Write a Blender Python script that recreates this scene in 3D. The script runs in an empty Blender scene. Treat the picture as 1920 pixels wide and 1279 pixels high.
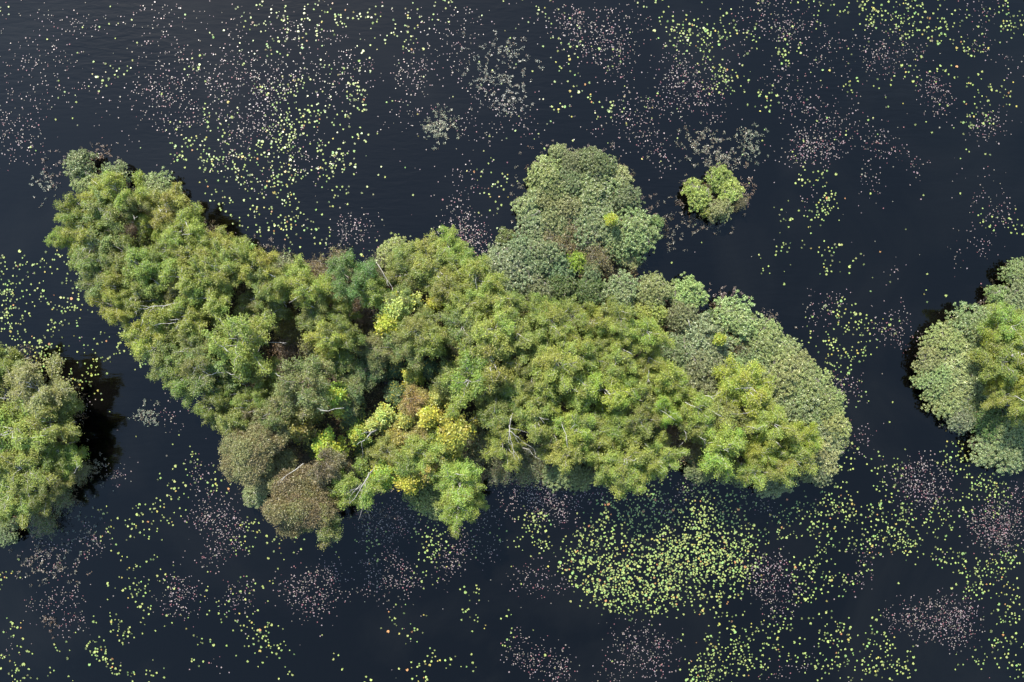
import bpy, math, random
import numpy as np
from mathutils import Vector

# ------------------------------------------------------------------ camera, sky, sun, exposure
H = 66.56            # camera height above the water, metres
S = 0.052            # metres per photograph pixel on the water
scene = bpy.context.scene
cam_data = bpy.data.cameras.new('camera')
cam_data.sensor_width = 36.0
cam_data.lens = 24.0
cam_data.clip_start = 0.5
cam_data.clip_end = 2000.0
cam = bpy.data.objects.new('camera', cam_data)
cam.location = (0, 0, H)
cam.rotation_euler = (0, 0, 0)
scene.collection.objects.link(cam)
scene.camera = cam

SUN_EL = math.radians(43)
SUN_AZ = math.radians(-24)       # clockwise from +Y (top of the picture)
world = bpy.data.worlds.new('World')
scene.world = world
world.use_nodes = True
wn = world.node_tree
bg = wn.nodes['Background']
sky = wn.nodes.new('ShaderNodeTexSky')
sky.sky_type = 'NISHITA'
sky.sun_disc = False
sky.sun_elevation = SUN_EL
sky.sun_rotation = SUN_AZ % (2 * math.pi)
sky.air_density = 2.0
sky.dust_density = 1.0
sky.ozone_density = 3.5
wn.links.new(sky.outputs[0], bg.inputs[0])
bg.inputs[1].default_value = 0.11

sun_data = bpy.data.lights.new('sun', 'SUN')
sun_data.energy = 3.9
sun_data.angle = math.radians(1.0)
sun_data.color = (1.0, 0.94, 0.84)
sun = bpy.data.objects.new('sun', sun_data)
sd = Vector((math.sin(SUN_AZ) * math.cos(SUN_EL), math.cos(SUN_AZ) * math.cos(SUN_EL), math.sin(SUN_EL)))
sun.rotation_euler = sd.to_track_quat('Z', 'Y').to_euler()
sun.location = sd * 120
scene.collection.objects.link(sun)

vs = scene.view_settings
vs.view_transform = 'Standard'
vs.look = 'None'
vs.exposure = 1.78
vs.gamma = 1.0
vs.use_curve_mapping = False
cy = scene.cycles
cy.max_bounces = 6
cy.diffuse_bounces = 3
cy.glossy_bounces = 2
cy.transmission_bounces = 4
cy.caustics_reflective = False
cy.caustics_refractive = False
cy.use_denoising = True

COL = scene.collection
rng = np.random.default_rng(7)
random.seed(7)


def W(px, py, z=0.0):
    """a point seen at photograph pixel (px, py) and standing z metres above the water"""
    k = S * (H - z) / H
    return ((px - 960) * k, (639.5 - py) * k, z)


# ------------------------------------------------------------------ materials
def new_mat(name):
    m = bpy.data.materials.new(name)
    m.use_nodes = True
    nt = m.node_tree
    nt.nodes.clear()
    out = nt.nodes.new('ShaderNodeOutputMaterial')
    return m, nt, out


def node(nt, kind, **kw):
    n = nt.nodes.new(kind)
    for k, v in kw.items():
        setattr(n, k, v)
    return n


def leaf_material(name, translucent=0.48, rough=0.45, spec=0.4, hue=0.035, val=0.45, yellow=0.12, ycol=(0.34, 0.32, 0.05)):
    m, nt, out = new_mat(name)
    L = nt.links.new
    oi = node(nt, 'ShaderNodeObjectInfo')
    at = node(nt, 'ShaderNodeAttribute', attribute_name='rnd')
    tone = node(nt, 'ShaderNodeAttribute', attribute_name='tone')
    hsv = node(nt, 'ShaderNodeHueSaturation')
    L(oi.outputs['Color'], hsv.inputs['Color'])
    mr = node(nt, 'ShaderNodeMapRange')
    mr.inputs['To Min'].default_value = 0.5 - hue * 0.5
    mr.inputs['To Max'].default_value = 0.5 + hue * 0.7
    L(tone.outputs['Fac'], mr.inputs['Value'])
    L(mr.outputs[0], hsv.inputs['Hue'])
    mv = node(nt, 'ShaderNodeMapRange')
    mv.inputs['To Min'].default_value = 1.0 - val
    mv.inputs['To Max'].default_value = 1.0 + val
    L(at.outputs['Fac'], mv.inputs['Value'])
    mt = node(nt, 'ShaderNodeMath', operation='MULTIPLY_ADD'); mt.inputs[1].default_value = 0.36; mt.inputs[2].default_value = 0.82
    fr2 = node(nt, 'ShaderNodeMath', operation='FRACT'); mu2 = node(nt, 'ShaderNodeMath', operation='MULTIPLY'); mu2.inputs[1].default_value = 3.7
    L(tone.outputs['Fac'], mu2.inputs[0]); L(mu2.outputs[0], fr2.inputs[0]); L(fr2.outputs[0], mt.inputs[0])
    mm = node(nt, 'ShaderNodeMath', operation='MULTIPLY')
    L(mv.outputs[0], mm.inputs[0]); L(mt.outputs[0], mm.inputs[1])
    L(mm.outputs[0], hsv.inputs['Value'])
    # a share of leaves already turning
    gt = node(nt, 'ShaderNodeMath', operation='GREATER_THAN')
    fr = node(nt, 'ShaderNodeMath', operation='FRACT')
    mu = node(nt, 'ShaderNodeMath', operation='MULTIPLY')
    mu.inputs[1].default_value = 37.7
    L(at.outputs['Fac'], mu.inputs[0]); L(mu.outputs[0], fr.inputs[0])
    L(fr.outputs[0], gt.inputs[0]); gt.inputs[1].default_value = 1.0 - yellow
    ms = node(nt, 'ShaderNodeMath', operation='MULTIPLY'); ms.inputs[1].default_value = 0.6
    L(gt.outputs[0], ms.inputs[0])
    mix = node(nt, 'ShaderNodeMix', data_type='RGBA')
    L(ms.outputs[0], mix.inputs[0]); L(hsv.outputs[0], mix.inputs[6])
    mix.inputs[7].default_value = (*ycol, 1)
    p = node(nt, 'ShaderNodeBsdfPrincipled')
    p.inputs['Roughness'].default_value = rough
    p.inputs['Specular IOR Level'].default_value = spec
    L(mix.outputs[2], p.inputs['Base Color'])
    t = node(nt, 'ShaderNodeBsdfTranslucent')
    tc = node(nt, 'ShaderNodeMix', data_type='RGBA', blend_type='MULTIPLY')
    tc.inputs[0].default_value = 1.0
    L(mix.outputs[2], tc.inputs[6]); tc.inputs[7].default_value = (1.25, 1.3, 0.6, 1)
    L(tc.outputs[2], t.inputs['Color'])
    sh = node(nt, 'ShaderNodeMixShader')
    sh.inputs[0].default_value = translucent
    L(p.outputs[0], sh.inputs[1]); L(t.outputs[0], sh.inputs[2])
    L(sh.outputs[0], out.inputs[0])
    return m


M_LEAF = {
    'B': leaf_material('birch_leaves', yellow=0.10),
    'W': leaf_material('willow_leaves', translucent=0.22, rough=0.42, spec=0.5, hue=0.02, val=0.5, yellow=0.05, ycol=(0.36, 0.30, 0.13)),
    'O': leaf_material('oak_leaves', translucent=0.30, hue=0.06, val=0.55, yellow=0.07, ycol=(0.20, 0.14, 0.04)),
    'M': leaf_material('maple_leaves', translucent=0.40, hue=0.05, yellow=0.12, ycol=(0.46, 0.36, 0.03)),
    'P': leaf_material('alder_leaves', yellow=0.02),
    'S': leaf_material('thicket_leaves', translucent=0.25, yellow=0.2, ycol=(0.20, 0.12, 0.05)),
    'weed': leaf_material('weed_leaves', translucent=0.15, rough=0.35, spec=0.6, yellow=0.15, ycol=(0.30, 0.17, 0.10)),
    'under': leaf_material('undergrowth_leaves', translucent=0.25, hue=0.05, yellow=0.35, ycol=(0.13, 0.055, 0.03)),
}


def bark_material(name, c1, c2, scale=3.0, stretch=6.0, rough=0.75):
    m, nt, out = new_mat(name)
    L = nt.links.new
    tc = node(nt, 'ShaderNodeTexCoord')
    mp = node(nt, 'ShaderNodeMapping')
    mp.inputs['Scale'].default_value = (1, 1, stretch)
    nz = node(nt, 'ShaderNodeTexNoise')
    nz.inputs['Scale'].default_value = scale
    nz.inputs['Detail'].default_value = 4
    L(tc.outputs['Object'], mp.inputs[0]); L(mp.outputs[0], nz.inputs['Vector'])
    cr = node(nt, 'ShaderNodeValToRGB')
    cr.color_ramp.elements[0].position = 0.36; cr.color_ramp.elements[0].color = (*c2, 1)
    cr.color_ramp.elements[1].position = 0.52; cr.color_ramp.elements[1].color = (*c1, 1)
    L(nz.outputs['Fac'], cr.inputs[0])
    p = node(nt, 'ShaderNodeBsdfPrincipled')
    p.inputs['Roughness'].default_value = rough
    L(cr.outputs[0], p.inputs['Base Color'])
    b = node(nt, 'ShaderNodeBump'); b.inputs['Strength'].default_value = 0.4; b.inputs['Distance'].default_value = 0.02
    L(nz.outputs['Fac'], b.inputs['Height']); L(b.outputs[0], p.inputs['Normal'])
    L(p.outputs[0], out.inputs[0])
    return m


M_BIRCH = bark_material('birch_bark', (0.34, 0.325, 0.30), (0.13, 0.105, 0.095))
M_BROWN = bark_material('brown_bark', (0.17, 0.13, 0.10), (0.07, 0.055, 0.045))
M_TWIG = bark_material('grey_twigs', (0.20, 0.175, 0.155), (0.10, 0.08, 0.075))
M_DEAD = bark_material('weathered_wood', (0.21, 0.20, 0.19), (0.11, 0.10, 0.095))


def water_material():
    m, nt, out = new_mat('lake_water')
    L = nt.links.new
    geo = node(nt, 'ShaderNodeNewGeometry')
    # peat-stained water with faint drifts of silt
    nz = node(nt, 'ShaderNodeTexNoise'); nz.inputs['Scale'].default_value = 0.045
    nz.inputs['Detail'].default_value = 6; nz.inputs['Distortion'].default_value = 2.2
    L(geo.outputs['Position'], nz.inputs['Vector'])
    cr = node(nt, 'ShaderNodeValToRGB')
    cr.color_ramp.elements[0].position = 0.45; cr.color_ramp.elements[0].color = (0.0007, 0.0006, 0.0006, 1)
    cr.color_ramp.elements[1].position = 0.75; cr.color_ramp.elements[1].color = (0.0030, 0.0029, 0.0027, 1)
    L(nz.outputs['Fac'], cr.inputs[0])
    p = node(nt, 'ShaderNodeBsdfPrincipled')
    p.inputs['Roughness'].default_value = 0.04
    p.inputs['IOR'].default_value = 1.333
    L(cr.outputs[0], p.inputs['Base Color'])
    # small wind ripples, crests running roughly along X
    mp = node(nt, 'ShaderNodeMapping')
    mp.inputs['Rotation'].default_value = (0, 0, math.radians(9))
    mp.inputs['Scale'].default_value = (0.55, 2.1, 1)
    L(geo.outputs['Position'], mp.inputs[0])
    n1 = node(nt, 'ShaderNodeTexNoise'); n1.inputs['Scale'].default_value = 1.0; n1.inputs['Detail'].default_value = 3
    n1.inputs['Roughness'].default_value = 0.45; n1.inputs['Distortion'].default_value = 0.4
    L(mp.outputs[0], n1.inputs['Vector'])
    n2 = node(nt, 'ShaderNodeTexNoise'); n2.inputs['Scale'].default_value = 0.06; n2.inputs['Detail'].default_value = 3
    L(geo.outputs['Position'], n2.inputs['Vector'])
    mr = node(nt, 'ShaderNodeMapRange')
    mr.inputs['From Min'].default_value = 0.40; mr.inputs['From Max'].default_value = 0.68
    mr.inputs['To Min'].default_value = 0.12; mr.inputs['To Max'].default_value = 1.0
    L(n2.outputs['Fac'], mr.inputs['Value'])
    mu = node(nt, 'ShaderNodeMath', operation='MULTIPLY')
    L(n1.outputs['Fac'], mu.inputs[0]); L(mr.outputs[0], mu.inputs[1])
    b = node(nt, 'ShaderNodeBump'); b.inputs['Strength'].default_value = 1.0; b.inputs['Distance'].default_value = 0.04
    L(mu.outputs[0], b.inputs['Height']); L(b.outputs[0], p.inputs['Normal'])
    L(p.outputs[0], out.inputs[0])
    return m


def ground_material():
    m, nt, out = new_mat('bog_ground')
    L = nt.links.new
    geo = node(nt, 'ShaderNodeNewGeometry')
    nz = node(nt, 'ShaderNodeTexNoise'); nz.inputs['Scale'].default_value = 1.1; nz.inputs['Detail'].default_value = 8
    nz.inputs['Roughness'].default_value = 0.7
    L(geo.outputs['Position'], nz.inputs['Vector'])
    cr = node(nt, 'ShaderNodeValToRGB')
    e = cr.color_ramp.elements
    e[0].position = 0.32; e[0].color = (0.018, 0.012, 0.009, 1)
    e[1].position = 0.7; e[1].color = (0.052, 0.036, 0.024, 1)
    x = e.new(0.5); x.color = (0.03, 0.023, 0.013, 1)
    L(nz.outputs['Fac'], cr.inputs[0])
    p = node(nt, 'ShaderNodeBsdfPrincipled'); p.inputs['Roughness'].default_value = 0.95
    L(cr.outputs[0], p.inputs['Base Color'])
    b = node(nt, 'ShaderNodeBump'); b.inputs['Distance'].default_value = 0.15; b.inputs['Strength'].default_value = 0.8
    L(nz.outputs['Fac'], b.inputs['Height']); L(b.outputs[0], p.inputs['Normal'])
    L(p.outputs[0], out.inputs[0])
    return m


def pad_material(name, rough=0.34):
    m, nt, out = new_mat(name)
    L = nt.links.new
    at = node(nt, 'ShaderNodeAttribute', attribute_name='tint')
    geo = node(nt, 'ShaderNodeNewGeometry')
    nz = node(nt, 'ShaderNodeTexNoise'); nz.inputs['Scale'].default_value = 9; nz.inputs['Detail'].default_value = 3
    L(geo.outputs['Position'], nz.inputs['Vector'])
    mr = node(nt, 'ShaderNodeMapRange'); mr.inputs['To Min'].default_value = 0.75; mr.inputs['To Max'].default_value = 1.25
    L(nz.outputs['Fac'], mr.inputs['Value'])
    mx = node(nt, 'ShaderNodeVectorMath', operation='SCALE')
    L(at.outputs['Vector'], mx.inputs[0]); L(mr.outputs[0], mx.inputs['Scale'])
    p = node(nt, 'ShaderNodeBsdfPrincipled')
    p.inputs['Roughness'].default_value = rough
    p.inputs['Specular IOR Level'].default_value = 0.45
    L(mx.outputs[0], p.inputs['Base Color'])
    L(p.outputs[0], out.inputs[0])
    return m


M_WATER = water_material()
M_GROUND = ground_material()
M_PAD = pad_material('lily_pad_skin', 0.42)
M_FLOAT = pad_material('floating_leaf_skin', 0.42)


# ------------------------------------------------------------------ mesh helpers
def mesh_np(name, verts, quads, mat, attrs=None):
    """verts (n,3), quads (m,4); attrs {name: (m,) floats per face}"""
    me = bpy.data.meshes.new(name)
    nv, nf = len(verts), len(quads)
    k = quads.shape[1]
    me.vertices.add(nv)
    me.vertices.foreach_set('co', np.asarray(verts, np.float32).ravel())
    me.loops.add(nf * k)
    me.loops.foreach_set('vertex_index', np.asarray(quads, np.int32).ravel())
    me.polygons.add(nf)
    me.polygons.foreach_set('loop_start', np.arange(0, nf * k, k, dtype=np.int32))
    me.update(calc_edges=True)
    for a, v in (attrs or {}).items():
        v = np.asarray(v, np.float32)
        if v.ndim == 1:
            at = me.attributes.new(a, 'FLOAT', 'FACE'); at.data.foreach_set('value', v)
        else:
            at = me.attributes.new(a, 'FLOAT_VECTOR', 'FACE'); at.data.foreach_set('vector', v.ravel())
    me.materials.append(mat)
    return me


def unit(v):
    return v / np.maximum(np.linalg.norm(v, axis=1, keepdims=True), 1e-9)


def leaf_quads(pos, length, width, up=0.6, axis=None, axis_mix=0.0, fold=0.0):
    """diamond leaves at pos; returns verts, quads"""
    n = len(pos)
    nr = unit(rng.normal(size=(n, 3)) + np.array([0, 0, up * 1.8]))
    t = rng.normal(size=(n, 3))
    if axis is not None:
        t = t * (1 - axis_mix) + unit(axis) * axis_mix * 1.7
    t = unit(t - nr * np.sum(t * nr, axis=1, keepdims=True))
    b = np.cross(nr, t)
    L = (length * rng.uniform(0.7, 1.3, n))[:, None]
    Wd = (width * rng.uniform(0.75, 1.25, n))[:, None]
    v = np.stack([pos - t * L * .5, pos + b * Wd * .5 - t * L * .08, pos + t * L * .5, pos - b * Wd * .5 - t * L * .08], axis=1)
    if fold:
        v[:, 1] += nr * L * fold; v[:, 3] += nr * L * fold
    return v.reshape(-1, 3), np.arange(n * 4).reshape(n, 4)


class Tubes:
    def __init__(self):
        self.v, self.f = [], []

    def add(self, pts, radii, sides=6):
        pts = [Vector(p) for p in pts]
        base = len(self.v)
        n = len(pts)
        for i, p in enumerate(pts):
            d = (pts[min(i + 1, n - 1)] - pts[max(i - 1, 0)])
            if d.length < 1e-6:
                d = Vector((0, 0, 1))
            d.normalize()
            a = d.orthogonal().normalized(); b = d.cross(a)
            r = radii[i] if hasattr(radii, '__len__') else radii
            for k in range(sides):
                an = 2 * math.pi * k / sides
                self.v.append(tuple(p + (a * math.cos(an) + b * math.sin(an)) * r))
        for i in range(n - 1):
            for k in range(sides):
                k2 = (k + 1) % sides
                self.f.append((base + i * sides + k, base + i * sides + k2, base + (i + 1) * sides + k2, base + (i + 1) * sides + k))
        self.f.append(tuple(base + k for k in range(sides))[::-1])
        self.f.append(tuple(base + (n - 1) * sides + k for k in range(sides)))

    def mesh(self, name, mat, smooth=True):
        me = bpy.data.meshes.new(name)
        me.from_pydata(self.v, [], self.f)
        if smooth:
            me.polygons.foreach_set('use_smooth', [True] * len(me.polygons))
        me.materials.append(mat)
        return me


def wob(a, b, n, amt, sag=0.0):
    a, b = np.array(a, float), np.array(b, float)
    out = []
    for i in range(n + 1):
        t = i / n
        p = a + (b - a) * t
        if 0 < i < n:
            p = p + rng.normal(size=3) * amt
        p[2] -= sag * 4 * t * (1 - t)
        out.append(tuple(p))
    return out


def link(name, me, parent=None, loc=(0, 0, 0)):
    o = bpy.data.objects.new(name, me)
    o.location = loc
    COL.objects.link(o)
    if parent is not None:
        o.parent = parent
    return o


# ------------------------------------------------------------------ plant prototypes
# every prototype: nominal crown radius R, height h -> dict(part name -> mesh)
def sph(n):
    return unit(rng.normal(size=(n, 3)))


def proto_birch(R, h, style='birch'):
    tr, tw = Tubes(), Tubes()
    lean = rng.normal(size=2) * 0.12 * R
    top = np.array([lean[0], lean[1], h * 0.97])
    stems = 1 if style != 'birch' or rng.random() < 0.6 else 2
    spine = []
    for s in range(stems):
        e = top + (np.array([rng.normal() * .3 * R, rng.normal() * .3 * R, -0.08 * h]) if s else 0)
        pts = wob((rng.normal() * .1 * s, rng.normal() * .1 * s, -0.3), e, 6, 0.05 * R)
        r0 = (0.10 if style == 'birch' else 0.16) * (0.6 + 0.25 * R)
        tr.add(pts, [r0 * (1 - 0.86 * i / 6) for i in range(7)], 7)
        spine.append(np.array(pts))
    lobes = []
    ang = rng.uniform(0, 6.28)
    nlimb = int(rng.integers(7, 11)) + (2 if style == 'oak' else 0)
    for i in range(nlimb):
        ang += 2.39996 + rng.normal() * 0.25
        reach = R * (rng.uniform(0.55, 1.22) if style != 'oak' else rng.uniform(0.72, 1.08))
        tipz = h * (rng.uniform(0.80, 0.97) - 0.26 * (reach / R) ** 1.5 * rng.uniform(0.4, 1.2))
        bend = rng.normal() * 0.35
        m = int(max(2, round(reach / (0.30 * R) * rng.uniform(0.8, 1.1))))
        for j in range(m):
            t = (j + 0.75) / m
            a2 = ang + bend * t
            c = np.array([lean[0] + reach * t * math.cos(a2), lean[1] + reach * t * math.sin(a2), h * 0.93 + (tipz - h * 0.93) * t ** 0.8])
            c += rng.normal(size=3) * np.array([0.07, 0.07, 0.10]) * R
            lobes.append((c, R * rng.uniform(0.17, 0.30) * (1.15 - 0.3 * t) * (1.2 if style == 'oak' else 1.0)))
    for i in range(3):
        lobes.append((np.array([lean[0], lean[1], h * 0.92]) + rng.normal(size=3) * np.array([0.18, 0.18, 0.12]) * R, R * rng.uniform(0.2, 0.3)))
    for i in range(8):      # lower shell, filling the flanks
        a = rng.uniform(0, 6.28); rho = R * rng.uniform(0.35, 0.9)
        lobes.append((np.array([lean[0] + rho * math.cos(a), lean[1] + rho * math.sin(a), h * rng.uniform(0.36, 0.62)]), R * rng.uniform(0.22, 0.32)))
    P, SZ, TN, AX = [], [], [], []
    lp = {'birch': (0.125, 0.085, 26), 'oak': (0.095, 0.07, 60), 'alder': (0.14, 0.06, 28)}[style]
    for c, lr in lobes:
        sp = spine[rng.integers(len(spine))]
        att = sp[np.argmin(np.abs(sp[:, 2] - max(0.25 * h, c[2] - 0.20 * h - 0.5 * np.hypot(*(c[:2] - lean)))))]
        lim = wob(att, c, 4, 0.05 * R, sag=0.03 * R)
        tr.add(lim, [0.034 * (1 - 0.7 * j / 4) * (0.6 + 0.3 * R) for j in range(5)], 5)
        tone = rng.uniform(0, 1)
        npuff = int(9 + 30 * (lr / 0.45) ** 2)
        d = sph(npuff)
        d[:, 2] = np.abs(d[:, 2]) * 0.9 - 0.25
        pc = c + d * lr * np.array([1.1, 1.1, 0.65]) * rng.uniform(0.5, 1.2, (npuff, 1))
        for k in range(npuff):
            if k % 3 == 0:
                tw.add(wob(c, pc[k], 2, 0.04), [0.014, 0.010, 0.006], 3)
            n = int(lp[2] * rng.uniform(0.6, 1.4))
            pr = rng.uniform(0.11, 0.21) * (1.0 if style != 'oak' else 1.05)
            q = pc[k] + rng.normal(size=(n, 3)) * pr * np.array([0.75, 0.75, 0.6])
            if style == 'birch':
                q[:, 2] -= rng.exponential(0.16, n)
            P.append(q); TN.append(np.full(n, np.clip(tone + rng.normal() * 0.18, 0, 1)))
            AX.append(np.tile(unit(np.array([[d[k, 0], d[k, 1], -0.6]])), (n, 1)))
    P = np.concatenate(P); TN = np.concatenate(TN); AX = np.concatenate(AX)
    v, q = leaf_quads(P, lp[0], lp[1], up=0.9, axis=AX, axis_mix=0.35)
    kind = {'birch': 'B', 'oak': 'O', 'alder': 'P'}[style]
    return {'trunk': tr.mesh('trunk', M_BIRCH if style == 'birch' else M_BROWN), 'twigs': tw.mesh('twigs', M_TWIG),
            'crown': mesh_np('crown', v, q, M_LEAF[kind], {'rnd': rng.uniform(0, 1, len(P)), 'tone': TN})}


def proto_feather(R, h, style='birch', leaf=None):
    """open crown: limbs rising outwards, each set with drooping leafy sprays"""
    tr, tw = Tubes(), Tubes()
    lean = rng.normal(size=2) * 0.15 * R
    top = np.array([lean[0], lean[1], h * 0.96])
    spine = []
    for s_ in range(1 if rng.random() < 0.55 else 2):
        e = top + (np.array([rng.normal() * .35 * R, rng.normal() * .35 * R, -0.06 * h]) if s_ else 0)
        pts = wob((rng.normal() * .12 * s_, rng.normal() * .12 * s_, -0.3), e, 7, 0.06 * R)
        r0 = 0.085 * (0.6 + 0.25 * R)
        tr.add(pts, [r0 * (1 - 0.88 * i / 7) for i in range(8)], 7)
        spine.append(np.array(pts))
    P, TN, AX = [], [], []
    ang = rng.uniform(0, 6.28)
    sector = rng.uniform(0.75, 1.25, 5)            # crowns are not round
    nlimb = int(15 + 4 * R)
    for i in range(nlimb):
        ang += 2.39996 + rng.normal() * 0.3
        sp = spine[int(rng.integers(len(spine)))]
        f = (i + 0.5) / nlimb
        reach = R * (0.45 + 0.75 * f) * sector[int((ang % 6.283) / 6.284 * 5)] * rng.uniform(0.8, 1.15)
        z1 = h * (0.98 - 0.17 * f + rng.normal() * 0.05)
        if i % 4 == 3:
            z1 = h * rng.uniform(0.45, 0.72)       # lower limbs
        z0 = max(0.25 * h, z1 - 0.55 * reach - 0.12 * h)
        att = sp[np.argmin(np.abs(sp[:, 2] - z0))]
        tip = np.array([lean[0] + reach * math.cos(ang), lean[1] + reach * math.sin(ang), z1])
        lim = wob(att, tip, 5, 0.05 * R, sag=-0.06 * R)
        tr.add(lim, [0.030 * (1 - 0.8 * j / 5) * (0.6 + 0.3 * R) for j in range(6)], 5)
        L = np.array(lim)
        tone = rng.uniform(0, 1)
        ns = int(11 + 15 * reach)
        for k in range(ns):
            t = rng.uniform(0.28, 1.0) ** 0.8 * 5
            j = min(4, int(t)); u = t - j
            b = L[j] * (1 - u) + L[j + 1] * u
            da = ang + rng.normal() * 1.1
            ln = rng.uniform(0.22, 0.62) * (0.8 + 0.15 * R)
            d = np.array([math.cos(da), math.sin(da), rng.uniform(-0.35, 0.45)])
            e = b + d * ln
            if k % 3 == 0:
                tw.add([tuple(b), tuple((b + e) / 2 + np.array([0, 0, 0.04])), tuple(e)], [0.010, 0.008, 0.005], 3)
            n = int(rng.integers(26, 52))
            q = rng.uniform(0.15, 1.1, n)[:, None]
            pos = b + (e - b) * q + rng.normal(size=(n, 3)) * np.array([0.095, 0.095, 0.07])
            pos[:, 2] -= (q[:, 0] ** 2) * 0.14 + rng.exponential(0.06, n)
            P.append(pos); TN.append(np.full(n, np.clip(tone + rng.normal() * 0.2, 0, 1)))
            AX.append(np.tile(np.array([[d[0], d[1], -0.5]]), (n, 1)))
    P = np.concatenate(P); TN = np.concatenate(TN); AX = np.concatenate(AX)
    v, q = leaf_quads(P, 0.092, 0.062, up=0.85, axis=AX, axis_mix=0.35)
    return {'trunk': tr.mesh('trunk', M_BIRCH if style == 'birch' else M_BROWN), 'twigs': tw.mesh('twigs', M_TWIG),
            'crown': mesh_np('crown', v, q, M_LEAF[leaf or ('B' if style == 'birch' else 'P')], {'rnd': rng.uniform(0, 1, len(P)), 'tone': TN})}


def proto_willow(R, h, sparse=1.0):
    st, tw = Tubes(), Tubes()
    P, TN, AX = [], [], []
    nst = 9
    tips = []
    for i in range(nst):
        a = 2 * math.pi * i / nst + rng.uniform(-.3, .3)
        rho = R * rng.uniform(0.25, 0.75)
        tip = (rho * math.cos(a), rho * math.sin(a), h * rng.uniform(0.55, 0.85))
        st.add(wob((rng.normal() * .12, rng.normal() * .12, -0.4), tip, 4, 0.07), [0.045, .036, .028, .02, .012], 5)
        tips.append(tip)
    # uneven mound of leaf rosettes: lumps of their own inside the bush
    nb = int(10 + R * 5)
    bl = []
    for i in range(nb):
        f = (i + .5) / nb
        a = i * 2.39996 + rng.uniform(-.4, .4)
        rho = R * 0.78 * math.sqrt(f) * rng.uniform(0.85, 1.15)
        bl.append((np.array([rho * math.cos(a), rho * math.sin(a), h * (0.66 - 0.40 * f ** 1.7) * rng.uniform(0.8, 1.2)]), R * rng.uniform(0.20, 0.36)))
    for c, lr in bl:
        tone = rng.uniform(0, 1)
        npuff = int(sparse * (12 + 46 * (lr / 0.5) ** 2))
        d = sph(npuff); d[:, 2] = np.abs(d[:, 2]) - 0.2
        pc = c + d * lr * np.array([1.15, 1.15, 0.9]) * rng.uniform(0.5, 1.38, (npuff, 1))
        t0 = tips[rng.integers(nst)]
        for k in range(npuff):
            if k % 9 == 0:
                tw.add(wob(np.array(t0) * 0.75 + c * 0.25, pc[k], 2, 0.04), [0.012, 0.009, 0.006], 3)
            n = int(rng.integers(20, 33))
            dr = sph(n); dr[:, 2] = dr[:, 2] * 0.6 + 0.25
            dr = unit(dr + d[k] * 0.7)
            P.append(pc[k] + dr * rng.uniform(0.03, 0.13, (n, 1)))
            AX.append(dr); TN.append(np.full(n, np.clip(tone + rng.normal() * 0.25, 0, 1)))
    P = np.concatenate(P); TN = np.concatenate(TN); AX = np.concatenate(AX)
    v, q = leaf_quads(P, 0.108, 0.046, up=0.7, axis=AX, axis_mix=0.75)
    return {'stems': st.mesh('stems', M_TWIG), 'twigs': tw.mesh('twigs', M_TWIG),
            'crown': mesh_np('crown', v, q, M_LEAF['W'], {'rnd': rng.uniform(0, 1, len(P)), 'tone': TN})}


def proto_maple(R, h):
    tr = Tubes()
    tr.add(wob((0, 0, -0.3), (0, 0, h * 0.85), 5, 0.05), [0.07, .06, .05, .04, .03, .015], 6)
    P, TN, AX = [], [], []
    nb = int(16 + R * 14)
    for i in range(nb):
        f = (i + .5) / nb
        a = i * 2.39996 + rng.uniform(-.4, .4)
        rho = R * 0.92 * math.sqrt(f) * rng.uniform(0.75, 1.15)
        c = np.array([rho * math.cos(a), rho * math.sin(a), h * (0.95 - 0.42 * f) + rng.normal() * 0.05 * h])
        tr.add(wob((0, 0, max(0.3, c[2] - 0.25 * h)), c, 3, 0.04), [0.03, 0.022, 0.015, 0.008], 4)
        pr = rng.uniform(0.16, 0.30)
        n = int(60 * (pr / 0.22) ** 2)
        q = c + rng.normal(size=(n, 3)) * pr * np.array([0.8, 0.8, 0.28])
        P.append(q); TN.append(np.full(n, rng.uniform(0, 1))); AX.append(unit(q - c + 1e-4))
    P = np.concatenate(P); TN = np.concatenate(TN); AX = np.concatenate(AX)
    v, q = leaf_quads(P, 0.17, 0.14, up=1.3, axis=AX, axis_mix=0.4)
    return {'trunk': tr.mesh('trunk', M_BROWN), 'crown': mesh_np('crown', v, q, M_LEAF['M'], {'rnd': rng.uniform(0, 1, len(P)), 'tone': TN})}


def proto_thicket(R, h):
    """twiggy, half-bare shrub"""
    st, tw = Tubes(), Tubes()
    P, TN, AX = [], [], []
    for i in range(int(22 + 14 * R)):
        a = rng.uniform(0, 6.28); rho = R * math.sqrt(rng.uniform(0.03, 1))
        tip = np.array([rho * math.cos(a), rho * math.sin(a), h * rng.uniform(0.45, 1.0) * (1 - 0.35 * (rho / R) ** 2)])
        b = (tip[0] * 0.25 + rng.normal() * .1, tip[1] * 0.25 + rng.normal() * .1, -0.3)
        pts = wob(b, tip, 4, 0.08)
        st.add(pts, [0.022, .018, .014, .010, .006], 4)
        for k in range(9):
            s = np.array(pts[int(rng.integers(2, 5))])
            e = s + np.array([rng.normal() * 0.32, rng.normal() * 0.32, rng.uniform(-.05, .35)])
            tw.add(wob(s, e, 2, 0.04), [0.008, .006, .004], 3)
            n = int(rng.integers(4, 18))
            P.append(e + rng.normal(size=(n, 3)) * 0.12); TN.append(np.full(n, rng.uniform(0, 1))); AX.append(sph(n))
    P = np.concatenate(P); TN = np.concatenate(TN); AX = np.concatenate(AX)
    v, q = leaf_quads(P, 0.11, 0.05, up=0.5)
    return {'stems': st.mesh('stems', M_TWIG), 'twigs': tw.mesh('twigs', M_TWIG),
            'crown': mesh_np('crown', v, q, M_LEAF['S'], {'rnd': rng.uniform(0, 1, len(P)), 'tone': TN})}


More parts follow.
